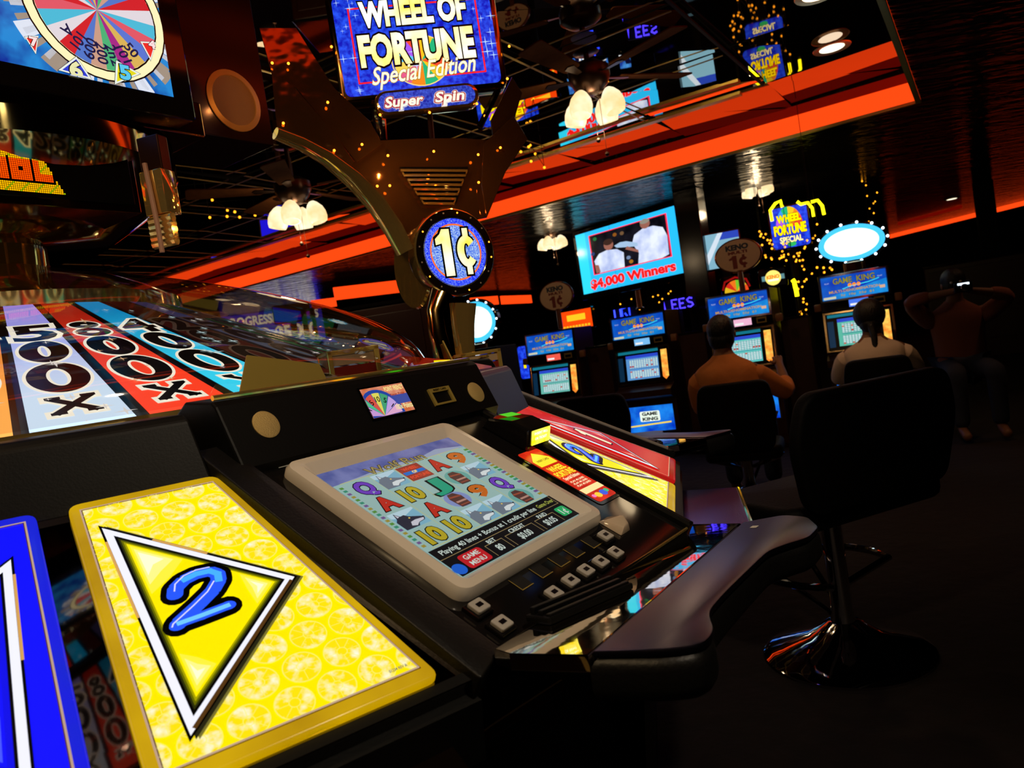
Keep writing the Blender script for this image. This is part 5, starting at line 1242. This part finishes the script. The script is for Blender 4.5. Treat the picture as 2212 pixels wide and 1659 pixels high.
sign_box('small_wheel_sign', (1590, 618), 8.1, .28, .2, 'half hidden small colourful wheel sign behind the second oval pole', wheel_sm)
def violet(A, w_, h_):
    A.poly([(-w_*.5, -h_*.5), (w_*.5, -h_*.5), (w_*.5, -h_*.1), (-w_*.5, h_*.5)], em('#2018f0', 1.0), 1)
    A.poly([(w_*.0, -h_*.3), (w_*.5, -h_*.3), (w_*.5, h_*.0)], em('#b030e0', 1.0), 2)
sign_box('violet_sign', (630, 676), 12, .55, .26, 'violet blue lit sign low behind the dome, beside two gold door edges', violet, case=GOLDM)
# blue neon words
def neon_word(c, D, txt, hpx, label, col='#2038ff'):
    p = ond(*c, D); th = T('neon_word', label, 'neon sign', p, face(facing(p)))
    sc_ = hpx*D/FPX/.7
    vs = {'U': [[(0, .7), (0, .1), (.1, 0), (.35, 0), (.45, .1), (.45, .7)]], 'R': [[(0, 0), (0, .7), (.35, .7), (.4, .5), (.3, .38), (0, .36)], [(.2, .36), (.42, 0)]], 'I': [[(0, 0), (0, .7)]], 'L': [[(0, .7), (0, 0), (.4, 0)]], 'E': [[(.4, .7), (0, .7), (0, 0), (.4, 0)], [(0, .36), (.3, .36)]], 'S': [[(.4, .62), (.2, .7), (0, .55), (.1, .4), (.35, .3), (.42, .14), (.2, 0), (0, .08)]], 'K': [[(0, 0), (0, .7)], [(.4, .7), (0, .32), (.42, 0)]], 'N': [[(0, 0), (0, .7), (.42, 0), (.42, .7)]]}
    x = -len(txt)*.28*sc_
    for i, ch in enumerate(txt):
        bm = NB()
        for st in vs[ch]: tube(bm, [(x+a*sc_, 0, (b-.35)*sc_) for a, b in st], .011, 6)
        th.part('neon_letter', bm, em(col if i or col != '#2038ff' else '#3040ff', 3.0), smooth=True); x += .56*sc_
    bm = NB(); box(bm, ID, -len(txt)*.30*sc_, len(txt)*.30*sc_, .02, .04, -.4*sc_, .4*sc_); box(bm, ID, -.02, .02, .04, .08, -p.z+.0, -.4*sc_); th.part('backing', bm, MATTE)
neon_word((1352, 676), 9.4, 'URL', 20, 'blue neon letters behind the machine below the television')
neon_word((1468, 656), 8.9, 'NEES', 20, 'violet blue neon letters right of the television stand', '#4030ff')

# string bulbs in loose chains: every bulb a countable lamp on its string
random.seed(21)
def bulb_string(label, pts_px, D, n, jit=7):
    p0 = ond(*pts_px[0], D); th = T('light_string', label, 'string lights', p0); P = [Vector(p) for p in pts_px]; seg = [(b-a).length for a, b in zip(P[:-1], P[1:])]; tot = sum(seg); wp = []
    for i in range(n):
        s_ = tot*i/(n-1) if n > 1 else 0
        for j, L_ in enumerate(seg):
            if s_ <= L_ or j == len(seg)-1: q = P[j]+(P[j+1]-P[j])*min(s_/L_, 1); break
            s_ -= L_
        q = q+Vector((random.uniform(-jit, jit), random.uniform(-jit, jit))); wp.append(th.w2l(ond(q.x, q.y, D+random.uniform(-.25, .25))))
    bm = NB(); e_ = [th.M @ wp[0], th.M @ wp[-1]]; zt_ = (lambda q: (ZC-.02) if (room(q)[0] < E0 and room(q)[1] < N0) else ZS+.002)
    tube(bm, [th.w2l((e_[0].x, e_[0].y, zt_(e_[0])))]+wp+[th.w2l((e_[1].x, e_[1].y, zt_(e_[1])))], .003, 4); th.part('cable', bm, MATTE)
    for q in wp:
        bm = NB(); ball(bm, q-Vector((0, 0, .012)), .0125, 6); th.part('bulb', bm, AMBERS, None, True)
bulb_string('amber bulb string hanging in loops left of the white-shirted player', [(1650, 500), (1670, 540), (1700, 530), (1690, 560), (1730, 545), (1745, 590), (1725, 620), (1735, 660), (1720, 690)], 8.0, 34, 9)
bulb_string('amber bulb string looping over the round badge sign', [(1635, 505), (1660, 515), (1640, 530), (1655, 560), (1690, 545), (1720, 560), (1750, 520), (1760, 490)], 8.3, 22, 8)
bulb_string('amber bulb string under the winners television', [(1345, 652), (1385, 640), (1420, 638), (1450, 622), (1420, 660), (1380, 672)], 10.75, 13, 6)
bulb_string('amber bulb string below the glaring oval sign', [(1765, 575), (1790, 580), (1800, 574), (1770, 595)], 7.2, 6, 4)
bulb_string('amber bulb string receding along the far mirrored ceiling', [(1680, 395), (1760, 370), (1830, 360), (1880, 410), (1900, 440), (1870, 470)], 10.5, 26, 11)
bulb_string('sparse amber bulb string under the ceiling beside the left fan', [(430, 420), (470, 440), (520, 455), (560, 460), (455, 470)], 6.5, 9, 8)
bulb_string('amber bulb string in the gap between fan and red cove', [(1120, 330), (1150, 345), (1140, 300), (1175, 360)], 6.6, 6, 6)
# yellow tube ornament hanging by the machines
th = T('yellow_neon_ornament', 'yellow neon ornament hanging left of the white-shirted player', 'neon sign', ond(1725, 640, 7.6), 0)
for pts in ([(1716, 612), (1720, 628), (1722, 640)], [(1722, 690), (1732, 700), (1733, 712)], [(1712, 604), (1718, 612)]):
    bm = NB(); tube(bm, [th.w2l(ond(*p, 7.6)) for p in pts], .022, 8); th.part('neon_tube', bm, NE, smooth=True)
bm = NB(); tube(bm, [th.w2l(ond(1706, 520, 7.65)), th.w2l(ond(1716, 606, 7.65)), th.w2l(ond(1736, 716, 7.65))], .006, 5); th.part('hanger', bm, MATTE)

# dark cabinets and backs behind
def dark_cab(c, D, w_, h_, label, azm, mat=MAROON, lit=None):
    p = ond(*c, D); th = T('machine_bank', label, 'machine bank', (p.x, p.y, 0), face(azm)); h = p.z
    bm = NB(); box(bm, ID, -w_/2, w_/2, 0, .7, 0, h, .02); cb = th.part('body', bm, mat); bm = NB(); box(bm, ID, -w_/2+.06, w_/2-.06, -.012, 0, .3, h-.08, .01); th.part('recessed_panel', bm, pbr('maroon_panel', (.035, .009, .005), .4), cb)
    bm = NB(); box(bm, ID, -w_/2-.01, w_/2+.01, -.02, .72, h, h+.03, .004); th.part('cap', bm, BLACKG, cb)
dark_cab((820, 660), 6.8, .85, 0, 'tall dark maroon cabinet back between the dome and the sign post', 185)
dark_cab((2120, 560), 11.5, 1.6, 0, 'dark bank of machines at far right below the distant red neon', 215)
for q, w_ in (((653, 668), .07), ((673, 668), .05)):
    p = on_floor(*q, 11.4); th = T('brass_door_edge', 'vertical brass edge %s of the pair behind the dome' % ('left' if q[0] < 660 else 'right'), 'trim', p); bm = NB(); box(bm, ID, -w_/2, w_/2, 0, .08, 0, 2.35, .01); th.part('upright', bm, pbr('warm_brass', (.75, .4, .12), .35, .8)); bm = NB(); box(bm, ID, -w_/2-.02, w_/2+.02, -.02, .10, 0, .03, .004); th.part('foot', bm, MATTE)

# ------------------------------------------------------------------ chairs
def chair_back(bm_, fr, w0, w1, h, th_=.05):
    prism(bm_, fr, rpoly([(-w0, 0), (w0, 0), (w1, h*.6), (w1*.88, h), (-w1*.88, h), (-w1, h*.6)], .06, 6), -th_/2, th_/2, .014, 3)
def stool(name, label, p, azm, seat_z, top_z, wd_, full=True):
    """azm: direction the sitter faces"""
    th = T(name, label, 'chair', (p.x, p.y, 0), radians(-azm), None)     # local +Y = facing
    bm = NB(); sp = rpoly([(-wd_, -.20), (wd_, -.20), (wd_*1.02, .22), (-wd_*1.02, .22)], .08, 6); prism(bm, Fr((0, 0, seat_z-.09)), sp, 0, .09, .03, 3); th.part('seat', bm, FABRIC, smooth=True)
    f = Fr((0, -.215, seat_z-.02), (-1, 0, 0), (0, -.12, 1)); bm = NB(); chair_back(bm, f, wd_*.85, wd_, top_z-seat_z+.02); th.part('backrest', bm, FABRIC, smooth=True)
    bm = NB(); lathe(bm, ID, [(.045, .10), (.035, .16), (.035, seat_z-.12), (.09, seat_z-.10), (.09, seat_z-.085)], 20); th.part('column', bm, CHROME, smooth=True)
    bm = NB(); lathe(bm, ID, [(.27, 0), (.275, .012), (.25, .028), (.12, .07), (.05, .12)], 40); th.part('base', bm, pbr('chrome_base', (.8, .78, .8), .05, 1, .12, 6), smooth=True)
    bm = NB(); pts = [Vector((.22*cos(t), .06+.22*sin(t), .30)) for t in [pi*i/10 for i in range(11)]]; pts = [Vector((.20, -.04, .30))]+pts+[Vector((-.20, -.04, .30))]
    tube(bm, [Vector((.03, 0, .24))]+pts+[Vector((-.03, 0, .24))], .013, 8)
    for s_ in (-1, 1): tube(bm, [Vector((s_*.10, .26, .29)), Vector((s_*.02, .02, .14))], .010, 8)
    th.part('foot_ring', bm, CHROME, smooth=True)
    return th
fl = onz(1830, 1400, 0.02)
stool('swivel_stool', 'big black swivel stool with chrome base filling the right foreground', Vector((fl.x, fl.y, 0)), -22, .60, .955, .34)
pb = ond(1318, 905, 4.9); stool('swivel_stool', 'empty black stool in front of the machine below the television', Vector((pb.x, pb.y+.25, 0)), 28, .50, pb.z+.17, .27)
po = ond(1580, 760, 4.75); oc = stool('swivel_stool', 'black stool on which the orange-shirted player sits', Vector((po.x, po.y, 0)), 22, .40, .82, .235)
pw_ = ond(1885, 730, 5.2); wc = stool('swivel_stool', 'black stool on which the white-shirted player sits', Vector((pw_.x, pw_.y, 0)), 25, .42, .80, .22)

# ------------------------------------------------------------------ people
def skin_mesh(name, verts, edges, radii, mat, parent, sub=2, root=0):
    me = bpy.data.meshes.new(name); me.from_pydata([tuple(v) for v in verts], edges, []); o = bpy.data.objects.new(name, me); COL.objects.link(o); o.parent = parent
    md = o.modifiers.new('skin', 'SKIN'); md.use_smooth_shade = True
    sv = me.skin_vertices[0].data if me.skin_vertices else None
    if sv is None:
        return o
    for i, r in enumerate(radii): sv[i].radius = (r, r) if isinstance(r, (int, float)) else r; sv[i].use_root = (i == root)
    sd = o.modifiers.new('sub', 'SUBSURF'); sd.levels = sub; sd.render_levels = sub
    me.materials.append(mat)
    return o
def person(label, p, azm, seat_z, lean, shirt, trouser, hands, hair='short', hd_turn=0.0, standing=False, sc=1.0):
    th = T('person', label, 'person', (p.x, p.y, 0), radians(-azm))
    S = seat_z; K = sc
    lx, ly = lean
    V_ = Vector
    pel = V_((0, 0, S+.10)); belly = V_((lx*.3, ly*.3, S+.26*K)); chest = V_((lx*.7, ly*.7, S+.44*K)); neck0 = V_((lx, ly, S+.57*K)); neck = V_((lx, ly+.02, S+.57*K+.07)); head = V_((lx+.0, ly+.045, S+.57*K+.17)); crown = V_((lx, ly+.045, S+.57*K+.24))
    v = [pel, belly, chest, neck0, neck, head, crown]; e = [(0, 1), (1, 2), (2, 3), (3, 4), (4, 5), (5, 6)]; r = [(.14, .11), (.13, .10), (.14, .095), (.06, .055), .048, (.078, .092), (.055, .065)]
    shirtv = [pel, belly, chest, neck0]; se = [(0, 1), (1, 2), (2, 3)]; sr = [(.19, .16), (.19, .155), (.21, .155), (.115, .105)]
    for s_, hnd in ((-1, hands[0]), (1, hands[1])):
        sh = V_((lx+s_*.175, ly, S+.50*K)); el = hnd[0]; wr = hnd[1]; i = len(v)
        v += [sh, (sh+el)/2, el, (el+wr)/2, wr]; e += [(3, i), (i, i+1), (i+1, i+2), (i+2, i+3), (i+3, i+4)]; r += [.050, .046, .043, .038, .027]
        j = len(shirtv); shirtv += [(neck0+sh)/2, sh, (sh+el)/2, el, el*.55+wr*.45]; se += [(3, j), (j, j+1), (j+1, j+2), (j+2, j+3), (j+3, j+4)]; sr += [.105, .100, .082, .072, .060]
        d = (wr-el).normalized(); side = d.cross(V_((0, 0, 1))).normalized(); palm = wr+d*.05; k = len(v); v.append(palm); e.append((i+4, k)); r.append((.034, .018))
        for f_ in range(4):
            off_ = side*(.025-.0165*f_); b = palm+d*.02+off_; m_ = b+d*(.035-.004*abs(f_-1))+V_((0, 0, -.006)); t_ = m_+d*.028+V_((0, 0, -.014)); q = len(v); v += [b, m_, t_]; e += [(k, q), (q, q+1), (q+1, q+2)]; r += [.010, .0088, .0075]
        q = len(v); tb = wr+d*.03+side*(.035*-s_); v += [tb, tb+d*.03+side*(.018*-s_)]; e += [(k, q), (q, q+1)]; r += [.011, .009]
    legs = []
    for s_ in (-1, 1):
        hip = V_((s_*.09, .04, S+.08)); i = len(v)
        if standing: kn = V_((s_*.10, .03, S*.5)); an = V_((s_*.11, 0, .09)); toe = V_((s_*.13, .16, .035))
        else: kn = V_((s_*.13, .42, S+.07)); an = V_((s_*.13, .40, S-.36)); toe = V_((s_*.13, .56, S-.41))
        v += [hip, (hip+kn)/2, kn, (kn+an)/2, an, toe]; e += [(0, i), (i, i+1), (i+1, i+2), (i+2, i+3), (i+3, i+4), (i+4, i+5)]; r += [.085, .078, .058, .052, .036, .036]; legs.append((hip, kn, an))
    body = skin_mesh('body', v, e, r, SKIN, th.o)
    # head detail
    bm = NB(); hc = head+V_((0, .005, .025)); ball(bm, hc+V_((0, .092, -.02)), .016, 8, sx=.8, sy=1.3)
    for s_ in (-1, 1): ball(bm, hc+V_((s_*.083, -.005, -.015)), .026, 10, sx=.4, sy=.8)
    th.part('nose_and_ears', bm, SKIN, body, True)
    for s_ in (-1, 1):
        bm = NB(); ball(bm, hc+V_((s_*.032, .084, .005)), .011, 8); th.part('eye', bm, pbr('eye_white', (.7, .68, .65), .2), body, True)
    bm = NB(); box(bm, Fr(hc+V_((0, .088, -.06))), -.022, .022, -.003, .006, -.004, .004, .002); th.part('mouth', bm, pbr('lips', (.25, .08, .06), .4), body)
    bm = NB(); rings = []
    for zf, hw, hd in ((.0, .180, .150), (.13, .182, .148), (.28, .180, .140), (.41, .196, .138), (.475, .210, .135), (.525, .200, .125), (.560, .165, .108), (.590, .115, .090), (.615, .082, .078), (.630, .070, .070)):
        t_ = min(zf/.55, 1); z_ = S+.0+zf*K; c_ = V_((lx*t_, ly*t_, z_)); rings.append([bm.verts.new(c_+V_((hw*cos(2*pi*q/28)*(1+.03*sin(5*q+zf*40)), hd*sin(2*pi*q/28)*(1+.04*sin(3*q+zf*30)), 0))) for q in range(28)])
    for r1, r2 in zip(rings[:-1], rings[1:]):
        for q in range(28): bm.faces.new([r1[q], r1[(q+1) % 28], r2[(q+1) % 28], r2[q]])
    bm.faces.new(rings[0][::-1])
    for s_, hnd in ((-1, hands[0]), (1, hands[1])):
        sh = V_((lx+s_*.150, ly, S+.475*K)); el, wr = hnd; fa = el*.45+wr*.55
        tube(bm, [sh, sh+V_((s_*.04, 0, -.01)), (sh+el)/2+V_((s_*.02, 0, .0)), el+V_((0, 0, .005)), (el+fa)/2, fa], [.060, .078, .070, .062, .056, .050], 14)
    bmesh.ops.recalc_face_normals(bm, faces=list(bm.faces))
    sh_ = th.part('shirt', bm, shirt, smooth=True); ms_ = sh_.modifiers.new('s', 'SUBSURF'); ms_.levels = 1; ms_.render_levels = 1
    tv, te, tr_ = [V_((0, 0, S+.12))], [], [(.16, .135)]
    for hip, kn, an in legs:
        i = len(tv); tv += [hip, (hip+kn)/2, kn, (kn+an)/2, an]; te += [(0, i), (i, i+1), (i+1, i+2), (i+2, i+3), (i+3, i+4)]; tr_ += [.10, .092, .075, .066, .060]
    skin_mesh('trousers', tv, te, tr_, trouser, th.o)
    bm = NB(); 
    if hair == 'short':
        ball(bm, hc+V_((0, -.012, .022)), .101, 20, sx=.90, sy=1.04, sz=1.02); ball(bm, hc+V_((0, -.032, -.035)), .088, 16, sx=.96, sy=.86, sz=1.05)
    else:
        ball(bm, hc+V_((0, -.015, .015)), .112, 20, sx=.96, sy=1.05, sz=1.05); ball(bm, hc+V_((0, -.05, -.05)), .075, 16)
        tube(bm, [hc+V_((.0, -.10, -.05)), hc+V_((.01, -.135, -.13)), hc+V_((.01, -.15, -.22)), hc+V_((.02, -.155, -.29)), hc+V_((.02, -.155, -.33))], [.030, .022, .019, .028, .006], 10)
    th.part('hair', bm, HAIR, None, True)
    return th, head
# orange shirt
h_ = po; pf = Vector((oc.o.location.x, oc.o.location.y, 0)); V_ = Vector
shO = pbr('rust_orange_cloth', (.75, .24, .05), .85, 0, .35, 9, vary=.3); shW = pbr('pale_cotton', (.78, .60, .48), .9, 0, .3, 10, vary=.15)
jean = pbr('dark_denim', (.02, .025, .05), .85)
person('person in a rust-orange shirt seated with back to us, right arm toward the screen', pf, 22, .40, (-.06, .08), shO, jean, ((V_((-.27, .22, .60)), V_((-.16, .42, .74))), (V_((.30, .18, .66)), V_((.26, .44, .84)))), sc=.92)
pf2 = Vector((wc.o.location.x, wc.o.location.y, 0))
pw, hdw = person('person in a white shirt with a thin ponytail seated before the rightmost machine', pf2, 25, .42, (.0, .10), shW, jean, ((V_((-.26, .22, .62)), V_((-.14, .44, .72))), (V_((.27, .22, .62)), V_((.14, .44, .72)))), hair='tail', sc=.80)
pr3 = ond(2060, 640, 6.0)  # solid figure built in place of a reflection in the mirrored column
p3, hd3 = person('dim crouching figure at right built for a mirror reflection, both arms raised with a small camera', Vector((pr3.x, pr3.y, 0)), 200, .45, (0, 0), pbr('rust_brown_cloth', (.22, .06, .03), .9), jean, ((V_((-.36, .14, 1.06)), V_((-.06, .26, 1.14))), (V_((.36, .14, 1.12)), V_((.05, .26, 1.15)))))
cp = p3.M @ Vector((0, .36, 1.17)); th = T('compact_camera', 'small camera with glinting lens held by the reflection figure at right', 'camera', cp, radians(-200)); bm = NB(); box(bm, ID, -.06, .06, -.035, .01, -.035, .04, .006); cb = th.part('camera_body', bm, BLACK); bm = NB(); lathe(bm, Fr((0, .01, 0), (1, 0, 0), (0, 0, -1), (0, 1, 0)), [(.028, 0), (.028, .03), (.02, .034)], 20); th.part('lens', bm, CHROME, cb, True); A = Art(Fr((.0, .011, .028), (-1, 0, 0), (0, 0, 1)), .001); A.rect(-.04, .04, -.008, .008, em('#dfefff', 2.0), 1); A.done('camera_glint', th, cb)  # glowing strip stands for the glint on the camera

# repeats of a kind share a group phrase
GRP = {'slot_station': 'player stations round the prize wheel', 'pointer_console': 'pointer consoles between the stations', 'ceiling_fan': 'ceiling fans hung from the mirrored ceiling', 'downlight': 'recessed ceiling downlights', 'swivel_stool': 'black swivel stools on the gaming floor', 'light_string': 'amber bulb strings', 'hall_sign': 'lit signs behind the machine row', 'oval_topper_sign': 'oval signs above the machines', 'spacer_cabinet': 'dark wood spacer cabinets in the machine row', 'neon_word': 'blue neon words', 'pointer_bracket': 'brass box brackets at the wheel rim', 'brass_door_edge': 'brass door edges behind the dome', 'machine_bank': 'dark machine banks in the distance', 'person': 'people on the gaming floor', 'television': 'televisions'}
for o in bpy.data.objects:
    if o.parent is None and 'label' in o.keys() and 'group' not in o.keys():
        g = GRP.get(o.name.split('.')[0])
        if g: o['group'] = g
